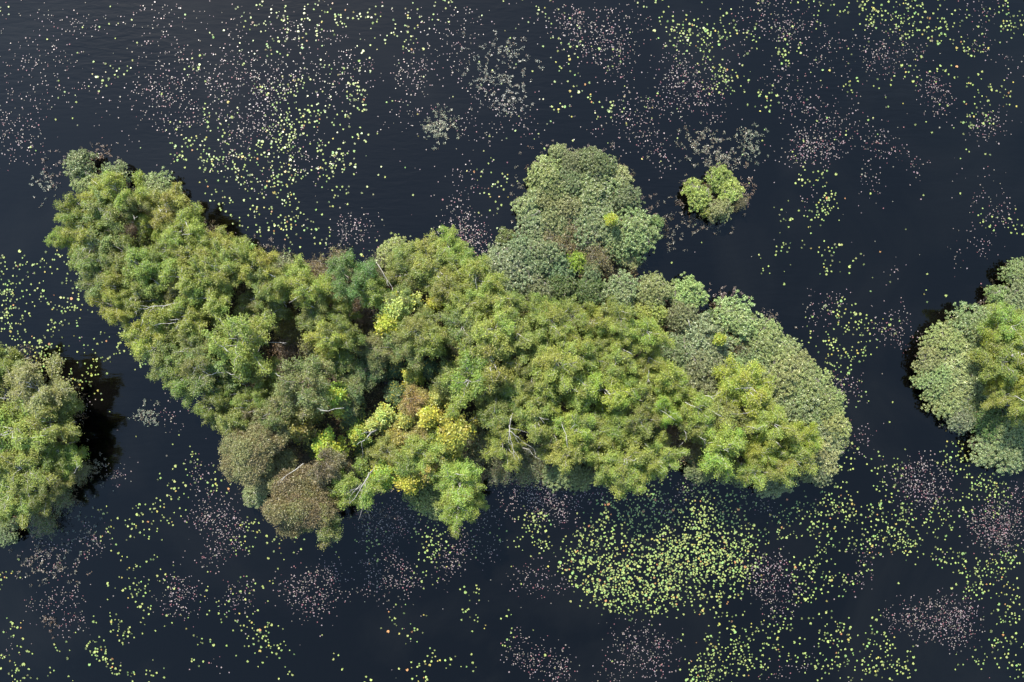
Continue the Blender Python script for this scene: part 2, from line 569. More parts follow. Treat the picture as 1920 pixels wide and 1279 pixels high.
PROTO = {k: [] for k in 'BWOMPS'}
for R in (1.1, 1.45, 1.85):
    for i in range(5):
        h = 5.0 + R * 0.95 + rng.uniform(-.4, .4)
        PROTO['B'].append((R, h, proto_feather(R, h)))
for R in (0.9, 1.35, 1.85):
    for i in range(4):
        h = 1.0 + R * 0.62
        PROTO['W'].append((R, h, proto_willow(R, h)))
for R in (1.35, 1.9, 2.5):
    for i in range(3):
        h = 5.4 + R * 1.1
        PROTO['O'].append((R, h, proto_birch(R, h, 'oak') if R > 2.2 else proto_feather(R, h, 'oak', 'O')))
for R in (0.8, 1.3, 1.9):
    for i in range(2):
        h = 4.3 + R * 0.9
        PROTO['M'].append((R, h, proto_maple(R, h)))
PROTO['P'].append((1.5, 6.5, proto_feather(1.5, 6.5, 'alder')))
for R in (1.1, 1.6):
    for i in range(3):
        PROTO['S'].append((R, 1.3 + 0.5 * R, proto_thicket(R, 1.3 + 0.5 * R)))

# ------------------------------------------------------------------ which plants stand where
COLOUR = {   # leaf colours, linear
    'lime':   (0.232, 0.268, 0.056), 'bright': (0.240, 0.295, 0.040), 'green': (0.170, 0.208, 0.050),
    'deep':   (0.072, 0.106, 0.028), 'grey':   (0.142, 0.168, 0.074), 'pale':  (0.190, 0.222, 0.078),  # deep: dark green leaves; in the hollow it also stands in for shade
    'olive':  (0.135, 0.152, 0.043), 'brown':  (0.132, 0.118, 0.046), 'gold':  (0.300, 0.290, 0.040),
    'yellow': (0.255, 0.280, 0.064), 'blue':   (0.130, 0.190, 0.060), 'rust':  (0.125, 0.078, 0.055),
    'amber':  (0.205, 0.180, 0.044), 'sage':   (0.140, 0.178, 0.070),
}
MAIN = """
W 150 309 26 sage;W 162 341 24 pale;W 216 330 24 sage;W 299 358 28 pale;B 194 364 32 lime;B 235 364 34 lime;B 124 403 20 olive
B 175 401 34 green;B 205 405 32 sage;B 263 386 30 grey;B 308 396 30 lime;B 164 430 28 green;B 117 450 16 green;B 175 457 34 grey
B 239 472 36 deep;B 291 420 22 bright;B 338 434 36 yellow;W 302 474 28 pale;S 261 439 26 rust;B 158 491 20 green;B 205 488 26 grey
B 216 517 32 green;B 178 531 22 grey;B 221 542 28 green;B 298 519 28 deep;B 334 516 34 lime;B 394 559 32 lime;B 428 508 36 yellow
B 219 577 34 lime;B 266 561 28 green;B 300 548 20 lime;B 349 587 30 green;B 266 622 30 lime;B 304 604 28 green;B 300 658 36 pale
B 353 641 30 grey;B 440 630 50 yellow;B 368 690 34 sage;B 319 683 26 grey;S 401 660 22 rust;B 340 705 24 deep;B 262 505 26 green
B 366 474 32 lime;B 388 520 30 green;B 325 470 24 green;B 340 555 24 deep
B 412 462 28 lime;B 450 486 28 green;B 486 502 28 lime;B 499 529 34 sage;B 516 550 26 green;S 527 503 24 grey;B 556 512 26 lime
B 569 550 30 lime;S 591 511 26 brown;S 631 501 32 brown;P 663 520 34 blue;B 599 561 28 olive;S 662 572 28 rust;S 630 545 24 brown
S 542 612 24 amber;B 638 617 34 deep;B 606 640 30 lime 1.15;B 597 593 26 deep 0.7;B 481 561 28 deep 0.75;B 516 580 24 deep 0.7;S 545 655 22 rust;S 548 625 18 amber;B 640 590 22 green
B 384 702 34 sage;B 412 726 26 deep;B 395 764 26 deep;B 431 786 26 sage;B 462 760 24 green;B 466 715 30 deep 0.7;B 492 702 22 green 0.7;B 360 725 20 grey
O 584 712 42 olive 1.1;O 530 745 30 olive;O 515 782 26 olive;M 560 801 28 amber;M 629 734 22 bright;M 618 831 30 bright 0.85;O 480 846 56 brown
O 474 790 20 brown;M 592 839 22 deep 0.45;O 554 936 58 brown;O 608 962 38 olive;O 615 878 30 brown;M 571 771 28 deep 0.4;W 478 931 22 sage
B 612 666 26 green 0.8;B 632 690 24 deep 0.7;O 684 691 28 deep 0.5;O 720 651 26 olive 0.7;M 742 691 20 deep 0.4;O 761 648 32 olive;M 776 706 15 bright 0.6
O 662 730 30 olive 0.7;M 746 737 26 deep 0.4;O 780 750 28 amber 0.7;M 821 745 22 yellow;M 842 805 42 gold;M 744 816 26 amber 0.75;O 787 820 24 amber 0.7
M 666 784 34 deep 0.45;M 669 814 22 bright 0.8;M 720 783 16 yellow 0.7;B 844 706 26 sage;B 870 716 44 lime;B 797 845 30 yellow;B 727 845 30 yellow 0.8;M 690 850 26 deep 0.45
B 674 926 34 lime;M 721 895 26 bright;M 771 897 24 gold;M 798 893 22 amber;W 812 929 36 pale;B 863 910 38 lime;B 859 942 34 lime;B 884 945 22 green
S 902 846 40 grey;B 865 880 28 green;S 932 880 26 grey;M 835 860 20 olive;W 780 930 20 sage;B 760 865 24 olive;M 640 900 22 green
B 912 672 40 lime;B 962 730 34 deep 0.75;B 1047 692 46 lime;B 1071 722 30 lime;B 1126 728 34 bright;B 989 756 36 yellow;B 1006 782 28 yellow
B 955 827 34 lime;B 1034 818 30 deep 0.75;B 1075 820 38 bright;B 1112 809 30 green;S 910 810 36 grey;S 1052 767 24 rust;S 981 674 28 rust;B 1120 843 30 lime
B 930 770 26 green;B 905 745 26 green;S 1000 850 26 grey;B 1060 850 24 lime;B 1020 740 24 green;S 1095 770 22 rust;B 1005 700 24 deep
W 742 480 34 pale;B 762 488 22 green;B 815 482 34 lime;B 841 472 28 lime;B 819 514 36 green;B 860 497 28 green;B 766 516 30 olive;S 717 504 26 grey
M 749 575 42 yellow;B 746 560 24 sage;M 732 609 26 gold;M 819 564 13 gold;B 900 534 32 lime;B 892 577 38 lime;B 924 590 30 lime;B 939 626 36 lime
B 871 619 34 sage;B 781 620 34 grey 1.2;B 815 640 26 green 1.2;W 957 506 46 grey;W 940 545 34 sage;B 961 574 30 green;B 978 637 32 green;S 790 560 26 rust
S 690 600 24 rust;B 700 540 24 green;B 850 560 28 green;B 790 590 22 olive;M 805 690 16 deep 0.4;S 840 660 20 deep;B 880 650 24 green;S 700 630 24 brown
W 1020 330 29 pale;W 1045 287 15 pale;W 1075 309 24 grey;W 1118 307 32 sage;W 1161 332 20 pale;W 1034 351 30 pale;W 1069 343 28 sage;W 1114 356 36 grey
W 1171 369 24 sage;W 1000 382 26 pale;W 1030 375 30 pale;W 1067 390 28 pale;W 1118 386 34 sage;W 1000 418 28 grey;W 1037 416 32 pale;W 1116 424 40 sage
M 1142 409 9 bright;W 1190 439 42 pale;W 1161 450 30 sage;W 1180 482 18 pale;S 1082 439 32 brown;W 1079 490 20 bright;W 974 480 34 grey;W 1015 480 36 grey
W 1045 505 26 grey;W 1232 420 13 pale;W 949 444 15 olive;S 1120 482 24 brown;W 1110 510 20 sage;W 1048 538 28 deep;W 1000 545 34 sage;S 1050 455 24 brown
W 1163 551 32 sage;W 1225 548 32 pale;W 1287 553 30 pale;W 1107 545 26 deep;W 1221 581 28 lime;W 1276 592 30 grey;B 1218 630 34 lime;B 1165 595 30 green
B 1172 619 28 lime;B 1107 604 26 yellow;W 1313 645 46 grey;W 1322 682 46 grey;B 1225 677 28 lime;B 1172 673 30 lime;B 1142 654 26 green;B 1090 679 30 lime
B 1066 652 28 lime;B 1071 590 30 green;B 1030 605 36 lime;S 1122 636 22 rust;W 1330 598 14 deep;B 1020 650 28 green;B 1010 575 26 green;B 1130 690 24 green
W 1391 704 34 pale;B 1404 736 36 bright;B 1424 764 28 yellow;B 1366 787 28 green;B 1453 809 36 lime;B 1490 819 26 lime;B 1516 812 22 bright;B 1486 855 32 lime
B 1423 846 34 bright;B 1342 845 36 lime;B 1325 796 26 yellow;B 1415 880 26 lime;B 1460 866 26 lime;W 1451 892 32 grey;W 1469 704 44 pale;W 1507 727 40 pale
W 1497 760 44 sage;W 1544 759 32 pale;W 1560 796 32 pale;W 1540 815 36 grey;W 1535 849 38 pale;W 1568 835 22 pale;W 1522 876 30 grey;W 1460 764 30 grey
W 1381 598 38 pale;W 1440 645 38 pale;W 1469 672 34 pale;W 1500 690 30 pale;S 1381 645 26 brown;M 1350 636 9 bright;W 1410 670 28 sage;W 1425 700 30 sage
B 1244 775 30 bright;B 1201 745 32 green;B 1184 719 30 lime;B 1231 861 34 lime;B 1184 858 34 lime;B 1171 818 26 deep 0.7;B 1303 756 26 lime;S 1287 837 34 brown
W 1306 715 40 grey;B 1190 779 28 olive;S 1259 803 22 rust;W 1045 885 28 sage;W 1085 890 24 sage;W 1310 878 24 sage;B 1195 888 32 lime;B 1150 880 28 green
B 1270 730 26 green;B 1250 700 24 lime;W 1355 740 26 grey;B 1375 830 26 lime;B 1400 800 24 deep;W 1270 660 28 sage;S 1155 790 24 olive;B 1145 805 24 green;B 1215 815 24 deep 0.6
M 702 800 14 yellow 0.8;M 640 762 15 gold 0.8;M 806 786 18 gold;M 826 832 20 yellow;M 762 782 16 yellow 0.8;S 672 652 20 rust;M 590 770 14 amber 0.7;W 1350 880 24 grey;W 1390 895 20 sage;B 1290 790 22 olive;W 1520 775 26 sage;W 990 510 30 grey;S 990 885 22 grey;W 820 955 18 sage;S 1110 772 24 brown
"""
LEFT = """
B 4 672 22 green;B 19 709 34 green;B 62 743 40 grey;B 98 757 30 grey;B 40 815 44 lime;B 81 802 34 green;B 88 840 32 deep;B 122 858 24 green 0.8;B 44 865 44 green
B 109 905 20 pale;B 31 915 46 green;B 78 921 30 deep;B 0 946 30 lime;S 75 977 28 deep;W 9 993 24 sage;S 150 885 16 grey;B -25 760 44 green;B -30 860 44 lime;B -15 700 34 green
B 112 797 20 deep 0.8;B -10 800 36 lime;S 112 935 20 grey
"""
RIGHT = """
W 1744 675 30 pale;W 1778 640 36 pale;W 1825 615 40 sage;W 1756 712 34 pale;W 1803 687 44 pale;W 1787 750 38 pale;W 1818 725 40 grey;W 1803 778 28 grey;W 1834 662 38 sage
W 1865 612 30 grey;W 1875 553 22 blue;W 1865 575 20 pale;W 1909 518 28 pale;W 1903 562 30 sage;B 1894 618 38 lime;B 1900 656 36 lime;B 1875 675 28 olive;B 1887 706 34 bright
B 1875 747 30 green;B 1912 725 30 lime;W 1856 787 34 deep;W 1887 806 36 sage;W 1856 837 32 sage;W 1887 850 32 sage;W 1912 844 30 grey;W 1945 590 40 pale;B 1945 680 40 lime;B 1940 770 38 green
W 1830 760 34 deep;S 1862 720 24 brown;W 1945 830 36 sage
"""
ISLET = """
W 1306 363 25 lime;W 1350 335 21 lime;W 1366 358 21 lime;W 1350 392 20 pale;W 1322 398 8 lime;S 1384 378 12 brown
"""

KINDS = {'B': ('birch_tree', 'birch tree', 'tree', 'slender birches'), 'W': ('willow_bush', 'willow bush', 'bush', 'willow bushes'),
         'O': ('broadleaf_tree', 'dense broadleaf tree', 'tree', 'dense broadleaf trees'), 'M': ('maple_tree', 'large-leaved young maple', 'tree', 'young maples'),
         'P': ('alder_tree', 'feathery alder', 'tree', 'alders'), 'S': ('twiggy_shrub', 'twiggy half-bare shrub', 'shrub', 'half-bare shrubs')}
CWORD = {'lime': 'lime-green', 'bright': 'vivid yellow-green', 'green': 'mid-green', 'deep': 'dark green', 'grey': 'grey-green', 'pale': 'pale green',
         'olive': 'olive', 'brown': 'dull brown', 'gold': 'golden yellow', 'yellow': 'yellowish', 'blue': 'blue-green', 'rust': 'rusty brown',
         'amber': 'amber', 'sage': 'sage green'}
plants = []   # dict(kind,px,py,r,colour,isle,base,R,h)


def read(txt, isle):
    for item in txt.replace('\n', ';').split(';'):
        item = item.strip()
        if not item:
            continue
        k, x, y, r, c, *tall = item.split()
        plants.append(dict(kind=k, px=float(x), py=float(y), r=float(r), col=c, isle=isle, low=float(tall[0]) if tall else 1.0))


read(MAIN, 'main'); read(LEFT, 'left'); read(RIGHT, 'right'); read(ISLET, 'islet')


def zone(p):
    x, y = p['px'], p['py']
    if p['isle'] == 'left':
        return 'on the islet at the left edge'
    if p['isle'] == 'right':
        return 'on the islet at the right edge'
    if p['isle'] == 'islet':
        return 'on the tiny islet in open water'
    if 925 < x < 1250 and y < 525:
        return "on the main island's upper lobe"
    if x < 350 and y < 480:
        return "at the main island's upper-left tip"
    if x < 500 and y < 600:
        return "on the main island's left arm"
    if x < 520 and y < 790:
        return "on the main island's lower-left flank"
    if x < 660 and y > 740:
        return "at the main island's bottom-left corner"
    if x < 720 and y < 680:
        return "above the main island's left middle"
    if x < 930 and y < 660:
        return "on the main island's upper middle"
    if x < 930 and y < 830:
        return "in the main island's dark hollow"
    if x < 950:
        return "on the main island's bottom shore"
    if x < 1150 and y < 660:
        return "below the upper lobe's neck"
    if x < 1150:
        return "in the main island's lower middle"
    if x < 1340 and y < 620:
        return "on the main island's upper-right shore"
    if x < 1340 and y < 790:
        return "right of the main island's centre"
    if x < 1360:
        return "on the main island's lower-right shore"
    if y < 780:
        return "on the main island's right shoulder"
    return "at the main island's right tip"


ORD = ['first', 'second', 'third', 'fourth', 'fifth', 'sixth', 'seventh', 'eighth', 'ninth', 'tenth', 'eleventh', 'twelfth', 'thirteenth', 'fourteenth', 'fifteenth']
groups = {}
for p in plants:
    p['zone'] = zone(p)
    groups.setdefault((p['kind'], p['col'], p['zone']), []).append(p)
for (k, c, z), lst in groups.items():
    base = f"{CWORD[c]} {KINDS[k][1]} {z}"
    lst.sort(key=lambda q: q['px'])
    for i, q in enumerate(lst):
        if len(lst) == 1:
            q['label'] = base
        elif len(lst) == 2:
            q['label'] = base + (', left one of two' if i == 0 else ', right one of two')
        else:
            q['label'] = base + (', leftmost' if i == 0 else ', rightmost' if i == len(lst) - 1 else f', {ORD[i]} from left')

HT = {'B': 0.78, 'W': 0.55, 'O': 0.78, 'M': 0.80, 'P': 0.78, 'S': 0.6}
for p in plants:
    R0, h0, parts = None, None, None
    # real crown radius follows from how large it is seen at its height
    guess = {'B': 4.9, 'W': 1.0, 'O': 6.0, 'M': 4.2, 'P': 5.0, 'S': 1.2}[p['kind']]
    Rw = p['r'] * (1.02 if p['kind'] in 'BP' else 1.14 if p['kind'] == 'W' else 1.06) * S * (H - guess) / H
    cand = sorted(PROTO[p['kind']], key=lambda t: abs(math.log(Rw / t[0])))
    nn = {'B': 7, 'W': 6, 'O': 3, 'M': 2, 'P': 1, 'S': 3}[p['kind']]
    R0, h0, parts = cand[int(rng.integers(min(nn, len(cand))))]
    s = Rw / R0
    sx, sy = s * rng.uniform(0.92, 1.12), s * rng.uniform(0.92, 1.12)
    sz = (0.55 + 0.45 * s) * (rng.uniform(0.88, 1.12) if p['kind'] in 'BO' else rng.uniform(0.9, 1.15))
    if p['kind'] == 'B' and p['py'] < 520 and p['px'] > 540:
        sz *= 0.72
    sz *= p['low'] * {'left': 0.72, 'right': 0.8}.get(p['isle'], 1.0)
    zc = h0 * sz * HT[p['kind']]
    bx, by, _ = W(p['px'], p['py'], zc)
    p.update(tall=sz, base=(bx, by), R=Rw, zc=zc, h=h0 * sz)
    name, _, cat, grp = KINDS[p['kind']]
    e = bpy.data.objects.new(name, None)
    e.empty_display_size = 0.3
    COL.objects.link(e)
    e.location = (bx, by, 0.12)
    tilt = 0.05
    e.rotation_euler = (rng.normal() * tilt, rng.normal() * tilt, 0)
    e['label'] = p['label']; e['category'] = cat; e['group'] = grp
    p['root'] = e
    rz = rng.uniform(0, 6.28)
    cc = np.array(COLOUR[p['col']])
    if p['kind'] == 'B':      # neighbouring birches differ less than their names suggest
        cc = cc * 0.66 + np.array((0.262, 0.288, 0.060)) * 0.34
    cc = cc * rng.uniform(0.9, 1.1) * (1 + rng.normal(size=3) * 0.05)
    for pn, me in parts.items():
        o = link(pn, me, e)
        o.rotation_euler = (0, 0, rz)
        o.scale = (sx, sy, sz)
        if pn in ('twigs', 'stems'):
            o['kind'] = 'stuff'
        if pn == 'crown':
            o.color = (*np.clip(cc, 0.005, 0.9), 1)

# ------------------------------------------------------------------ water and island ground
me = bpy.data.meshes.new('lake_water')
me.from_pydata([(-400, -400, 0), (400, -400, 0), (400, 400, 0), (-400, 400, 0)], [], [(0, 1, 2, 3)])
me.materials.append(M_WATER)
o = link('lake_water', me); o['kind'] = 'structure'
o['label'] = 'dark peaty lake water with faint ripples'


def vnoise(x, y, f, seed):
    return (np.sin(x * f + seed) * np.cos(y * f * 1.3 + seed * 2.1) + np.sin(x * f * 2.3 - y * f * 1.7 + seed * 3.3) * 0.5)


def island(isle, step=0.5):
    ps = [p for p in plants if p['isle'] == isle]
    B = np.array([p['base'] for p in ps]); R = np.array([p['R'] * (0.58 if p['kind'] in 'BOMP' else 0.45) * {'left': 0.3, 'right': 0.6}.get(isle, 1.0) for p in ps])
    x0, y0 = B.min(0) - 4; x1, y1 = B.max(0) + 4
    xs = np.arange(x0, x1, step); ys = np.arange(y0, y1, step)
    X, Y = np.meshgrid(xs, ys, indexing='ij')
    D = np.full(X.shape, -99.0)
    for b, r in zip(B, R):
        D = np.maximum(D, r - np.hypot(X - b[0], Y - b[1]))
    # close the gaps between neighbouring plants so that the bank is one piece of land
    k = int(round(2.2 / step))
    offs = [(i, j) for i in range(-k, k + 1) for j in range(-k, k + 1) if i * i + j * j <= k * k]
    A = D > 0
    big = np.zeros_like(A); P = np.pad(A, k)
    for i, j in offs:
        big |= P[k + i:k + i + A.shape[0], k + j:k + j + A.shape[1]]
    core = np.ones_like(A); P = np.pad(big, k)
    for i, j in offs:
        core &= P[k + i:k + i + A.shape[0], k + j:k + j + A.shape[1]]
    D = np.where(core & (D < 0.4), 0.4, D)
    Z = np.clip(D * 0.5 - 0.08, -0.7, 0.18) + 0.05 * vnoise(X, Y, 1.7, 1.0) + 0.06 * rng.normal(size=X.shape)
    nx, ny = X.shape
    idx = np.arange(nx * ny).reshape(nx, ny)
    q = np.stack([idx[:-1, :-1], idx[1:, :-1], idx[1:, 1:], idx[:-1, 1:]], -1).reshape(-1, 4)
    keep = (Z.ravel()[q].max(1) > -0.5)
    q = q[keep]
    used = np.unique(q); remap = -np.ones(nx * ny, int); remap[used] = np.arange(len(used))
    V = np.stack([X.ravel(), Y.ravel(), Z.ravel()], 1)[used]
    me = mesh_np('island_ground', V, remap[q], M_GROUND)
    o = link('island_ground', me); o['kind'] = 'structure'
    return X, Y, D


land = {}
for k in ('main', 'left', 'right', 'islet'):
    land[k] = island(k)


def undergrowth(isle, dens):
    X, Y, D = land[isle]
    m = D > 0.0
    pts = np.stack([X[m], Y[m]], 1)
    n = int(len(pts) * dens)
    c = pts[rng.integers(len(pts), size=n)] + rng.uniform(-.3, .3, (n, 2))
    patch = vnoise(c[:, 0], c[:, 1], 0.45, 2.0)
    P, TN = [], []
    k = 16
    hgt = rng.uniform(0.2, 1.1, n) * (0.6 + 0.5 * (patch > 0))
    pos = np.repeat(np.column_stack([c, hgt]), k, 0) + rng.normal(size=(n * k, 3)) * np.array([0.16, 0.16, 0.15])
    tone = np.repeat(np.clip(0.5 - patch * 0.4 + rng.normal(size=n) * 0.2, 0, 1), k)
    v, q = leaf_quads(pos, 0.17, 0.07, up=0.6)
    me = mesh_np('undergrowth', v, q, M_LEAF['under'], {'rnd': rng.uniform(0, 1, len(pos)), 'tone': tone})
    o = link('undergrowth', me)
    o.color = (0.11, 0.10, 0.04, 1)
    o['kind'] = 'stuff'
    o['label'] = {'main': 'brown and green bracken and heath under the main island trees', 'left': 'bracken and heath under the trees of the islet at the left edge',
                  'right': 'bracken and heath under the trees of the islet at the right edge', 'islet': 'low growth under the bushes of the tiny islet'}[isle]
    o['category'] = 'undergrowth'


for k in land:
    undergrowth(k, 1.6)


def sedge(isle, lab, dens):
    X, Y, D = land[isle]
    m = (D > -1.1) & (D < 0.25) & (vnoise(X, Y, 0.55, 5.0) + rng.normal(size=X.shape) * 0.3 > 0.15)
    pts = np.stack([X[m], Y[m]], 1)
    n = int(len(pts) * dens)
    c = pts[rng.integers(len(pts), size=n)] + rng.uniform(-.3, .3, (n, 2))
    k = 9
    pos = np.repeat(np.column_stack([c, np.full(n, 0.16)]), k, 0) + rng.normal(size=(n * k, 3)) * np.array([0.13, 0.13, 0.05])
    ax = np.column_stack([rng.normal(size=(n * k, 2)) * 0.9, np.ones(n * k)])
    v, q = leaf_quads(pos, 0.34, 0.026, up=0.0, axis=ax, axis_mix=0.9)
    me = mesh_np('shore_sedge', v, q, M_LEAF['under'], {'rnd': rng.uniform(0, 1, len(pos)), 'tone': rng.uniform(0, 1, len(pos))})
    o = link('shore_sedge', me); o.color = (0.15, 0.13, 0.08, 1)
    o['kind'] = 'stuff'; o['label'] = lab; o['category'] = 'sedge'


sedge('main', 'thin brown sedge along the main island shore', 1.6)
sedge('left', 'thin brown sedge along the left edge islet shore', 1.6)
sedge('right', 'thin brown sedge along the right edge islet shore', 1.6)
sedge('islet', 'thin brown sedge around the tiny islet', 1.2)

# ------------------------------------------------------------------ bare branches, dead wood
def px_path(pts, z0, z1=None):
    z1 = z0 if z1 is None else z1
    n = len(pts)
    return [W(p[0], p[1], z0 + (z1 - z0) * i / max(1, n - 1)) for i, p in enumerate(pts)]


def nearest_tree(x, y, kinds='BO'):
    return min((p for p in plants if p['kind'] in kinds), key=lambda p: (p['px'] - x) ** 2 + (p['py'] - y) ** 2)


def jag(pts, amt=0.05):
    out = []
    for a, b in zip(pts[:-1], pts[1:]):
        a, b = np.array(a), np.array(b)
        out += [tuple(a), tuple(a * 0.67 + b * 0.33 + rng.normal(size=3) * amt), tuple(a * 0.33 + b * 0.67 + rng.normal(size=3) * amt)]
    out.append(tuple(pts[-1]))
    return out


BARE = [  # limbs of the birches that show through or above the leaves
    [(341, 566), (289, 574), (268, 579), (252, 586)], [(340, 565), (311, 561), (270, 564)], [(289, 574), (277, 590), (268, 599)],
    [(195, 534), (217, 537)], [(317, 600), (338, 598)], [(328, 617), (342, 609)], [(322, 663), (345, 659)],
    [(440, 702), (420, 700), (405, 699), (386, 706), (372, 716)], [(414, 703), (402, 716)], [(450, 736), (432, 741), (416, 748), (413, 754)],
    [(354, 476), (342, 464), (333, 455)], [(354, 476), (360, 462)], [(250, 404), (252, 412)], [(255, 416), (266, 425)],
    [(488, 647), (483, 665), (470, 685), (458, 693)], [(499, 643), (537, 643)], [(519, 554), (536, 568)], [(566, 565), (586, 576)],
    [(517, 700), (533, 712)], [(705, 491), (720, 515), (736, 540)], [(792, 645), (796, 660)], [(860, 727), (878, 712)], [(922, 711), (938, 707)],
    [(1039, 789), (1037, 800)], [(1069, 810), (1078, 796)], [(1111, 674), (1126, 679)], [(1162, 668), (1171, 658)], [(1210, 721), (1216, 715), (1217, 700)],
    [(1311, 756), (1328, 766), (1341, 775)], [(1322, 742), (1338, 744), (1344, 735)], [(1307, 815), (1318, 823), (1328, 831)], [(1267, 795), (1282, 806), (1287, 823)],
    [(1383, 777), (1402, 775)], [(1385, 783), (1402, 788)], [(1400, 800), (1427, 805)], [(1466, 846), (1472, 850)], [(1150, 738), (1165, 733)],
    [(0, 738), (12, 742)], [(0, 790), (14, 803), (28, 808)], [(4, 798), (24, 803)], [(6, 866), (25, 858)], [(134, 890), (150, 872)],
    [(1862, 696), (1905, 692)], [(1903, 742), (1920, 752)], [(1209, 832), (1218, 840)], [(645, 765), (600, 770)], [(505, 762), (474, 774)],
    [(980, 840), (992, 842), (1003, 856)], [(931, 815), (934, 800)], [(877, 795), (893, 780)], [(1290, 600), (1293, 611)],
]
for p in [q for q in plants if q['kind'] in 'BO'][::3]:      # thin limbs pointing away from the middle, as seen from above
    dx, dy = p['px'] - 960, p['py'] - 640
    dd = math.hypot(dx, dy) + 1
    if dd < 120:
        continue
    a = math.atan2(dy, dx) + rng.normal() * 0.35
    l0, l1 = rng.uniform(-0.9, -0.3) * p['r'], rng.uniform(0.1, 0.7) * p['r']
    ox, oy = rng.normal(size=2) * 0.25 * p['r']
    BARE.append([(p['px'] + ox + l0 * math.cos(a), p['py'] + oy + l0 * math.sin(a)), (p['px'] + ox + l1 * math.cos(a + 0.12), p['py'] + oy + l1 * math.sin(a + 0.12))])
for path in BARE:
    mx, my = path[len(path) // 2]
    t = nearest_tree(mx, my)
    z = t['h'] * 0.93
    pts = jag(px_path(path, z - 0.5, z + 0.25))
    tb = Tubes()
    n = len(pts)
    tb.add(pts, [0.030 * (1 - 0.6 * i / (n - 1)) for i in range(n)], 5)
    for i in range(2, n, 2):
        a = np.array(pts[i]); d = np.array(pts[i]) - np.array(pts[i - 2])
        e = a + d * 0.7 + rng.normal(size=3) * 0.28
        tb.add([tuple(a), tuple((a + e) / 2 + rng.normal(size=3) * .04), tuple(e)], [0.022, 0.015, 0.008], 4)
    root = t['root']
    me = tb.mesh('bare_branch', M_BIRCH)
    o = link('bare_branch', me, root)
    o.matrix_parent_inverse = (root.matrix_basis).inverted()
    o['label'] = 'white leafless birch limb showing through the leaves'


def dead_tree(name, label, paths, cat='dead tree', mat=M_DEAD):
    base = W(*paths[0][0][0], paths[0][1])
    root = bpy.data.objects.new(name, None)
    root.location = (base[0], base[1], 0.1); COL.objects.link(root)
    root['label'] = label; root['category'] = cat
    for j, (pp, z0, z1, r0, r1) in enumerate(paths):
        pts = jag(px_path(pp, z0 * 0.93, z1 * 0.93), 0.035)
        pts = [(p[0] - base[0], p[1] - base[1], p[2] - 0.1) for p in pts]
        tb = Tubes(); n = len(pts)
        tb.add(pts, [0.6 * (r0 + (r1 - r0) * i / (n - 1)) for i in range(n)], 7)
        link('trunk' if j == 0 else 'branch', tb.mesh('dead_limb', mat), root)


dead_tree('dead_tree', 'bleached forked dead tree leaning in the dark hollow beside golden maple', [
    ([(726, 797), (710, 803), (698, 810), (690, 818)], 2.2, 5.4, 0.15, 0.11), ([(690, 818), (684, 825), (669, 834)], 5.4, 6.0, 0.07, 0.03),
    ([(698, 810), (686, 810), (677, 814)], 5.2, 5.8, 0.05, 0.02), ([(688, 814), (682, 807), (679, 804)], 5.3, 5.9, 0.035, 0.015),
    ([(678, 829), (679, 840), (681, 850), (679, 857)], 5.5, 5.2, 0.025, 0.012), ([(694, 812), (689, 820), (691, 824)], 5.3, 5.5, 0.05, 0.02)])
dead_tree('dead_tree', 'grey birch trunk toppling towards the water at the bottom shore', [
    ([(709, 868), (700, 881), (690, 894), (678, 912)], 3.5, 7.6, 0.14, 0.09), ([(678, 912), (668, 930), (655, 945)], 7.6, 8.2, 0.05, 0.02),
    ([(684, 905), (684, 925), (682, 950), (672, 975)], 7.5, 7.2, 0.05, 0.018), ([(682, 950), (690, 962), (694, 975)], 7.2, 6.0, 0.03, 0.012),
    ([(678, 912), (664, 917), (650, 925)], 7.6, 8.1, 0.04, 0.015)])
dead_tree('dead_tree', 'pale bare trunk with many trailing branches above the lower shore', [
    ([(963, 770), (958, 785), (955, 800), (955, 810)], 4.5, 7.5, 0.12, 0.09), ([(955, 810), (957, 825), (963, 845), (964, 862)], 7.5, 7.8, 0.05, 0.015),
    ([(956, 808), (972, 820), (985, 832), (1001, 842), (1004, 856)], 7.4, 7.6, 0.05, 0.015), ([(955, 812), (954, 826), (958, 835)], 7.5, 7.9, 0.04, 0.015),
    ([(963, 845), (970, 855), (974, 866)], 7.7, 7.9, 0.03, 0.012), ([(958, 803), (972, 806), (992, 812)], 7.3, 7.5, 0.035, 0.012), ([(962, 815), (970, 826), (980, 838)], 7.4, 7.6, 0.03, 0.01)])
dead_tree('drowned_sapling', 'bare drowned sapling standing in water off the upper shore', [
    ([(637, 485), (639, 462), (641, 452)], 0.2, 2.4, 0.045, 0.035), ([(641, 452), (648, 444), (650, 428), (645, 417)], 2.4, 3.4, 0.03, 0.012),
    ([(641, 455), (643, 436), (642, 420)], 2.3, 3.2, 0.025, 0.01), ([(640, 458), (636, 450)], 2.2, 2.6, 0.02, 0.01)], 'sapling', M_TWIG)
dead_tree('drowned_sapling', 'short bare stem in water left of the upper middle shore', [
    ([(683, 498), (684, 485), (680, 470)], 0.1, 2.0, 0.03, 0.015), ([(684, 485), (689, 478)], 1.1, 1.8, 0.02, 0.01)], 'sapling', M_TWIG)
dead_tree('dead_tree', 'silvery fallen trunk stump beside birches on the right edge islet', [
    ([(1896, 656), (1897, 662), (1898, 668)], 5.0, 6.6, 0.10, 0.08), ([(1897, 664), (1901, 668)], 6.2, 6.6, 0.04, 0.02)])

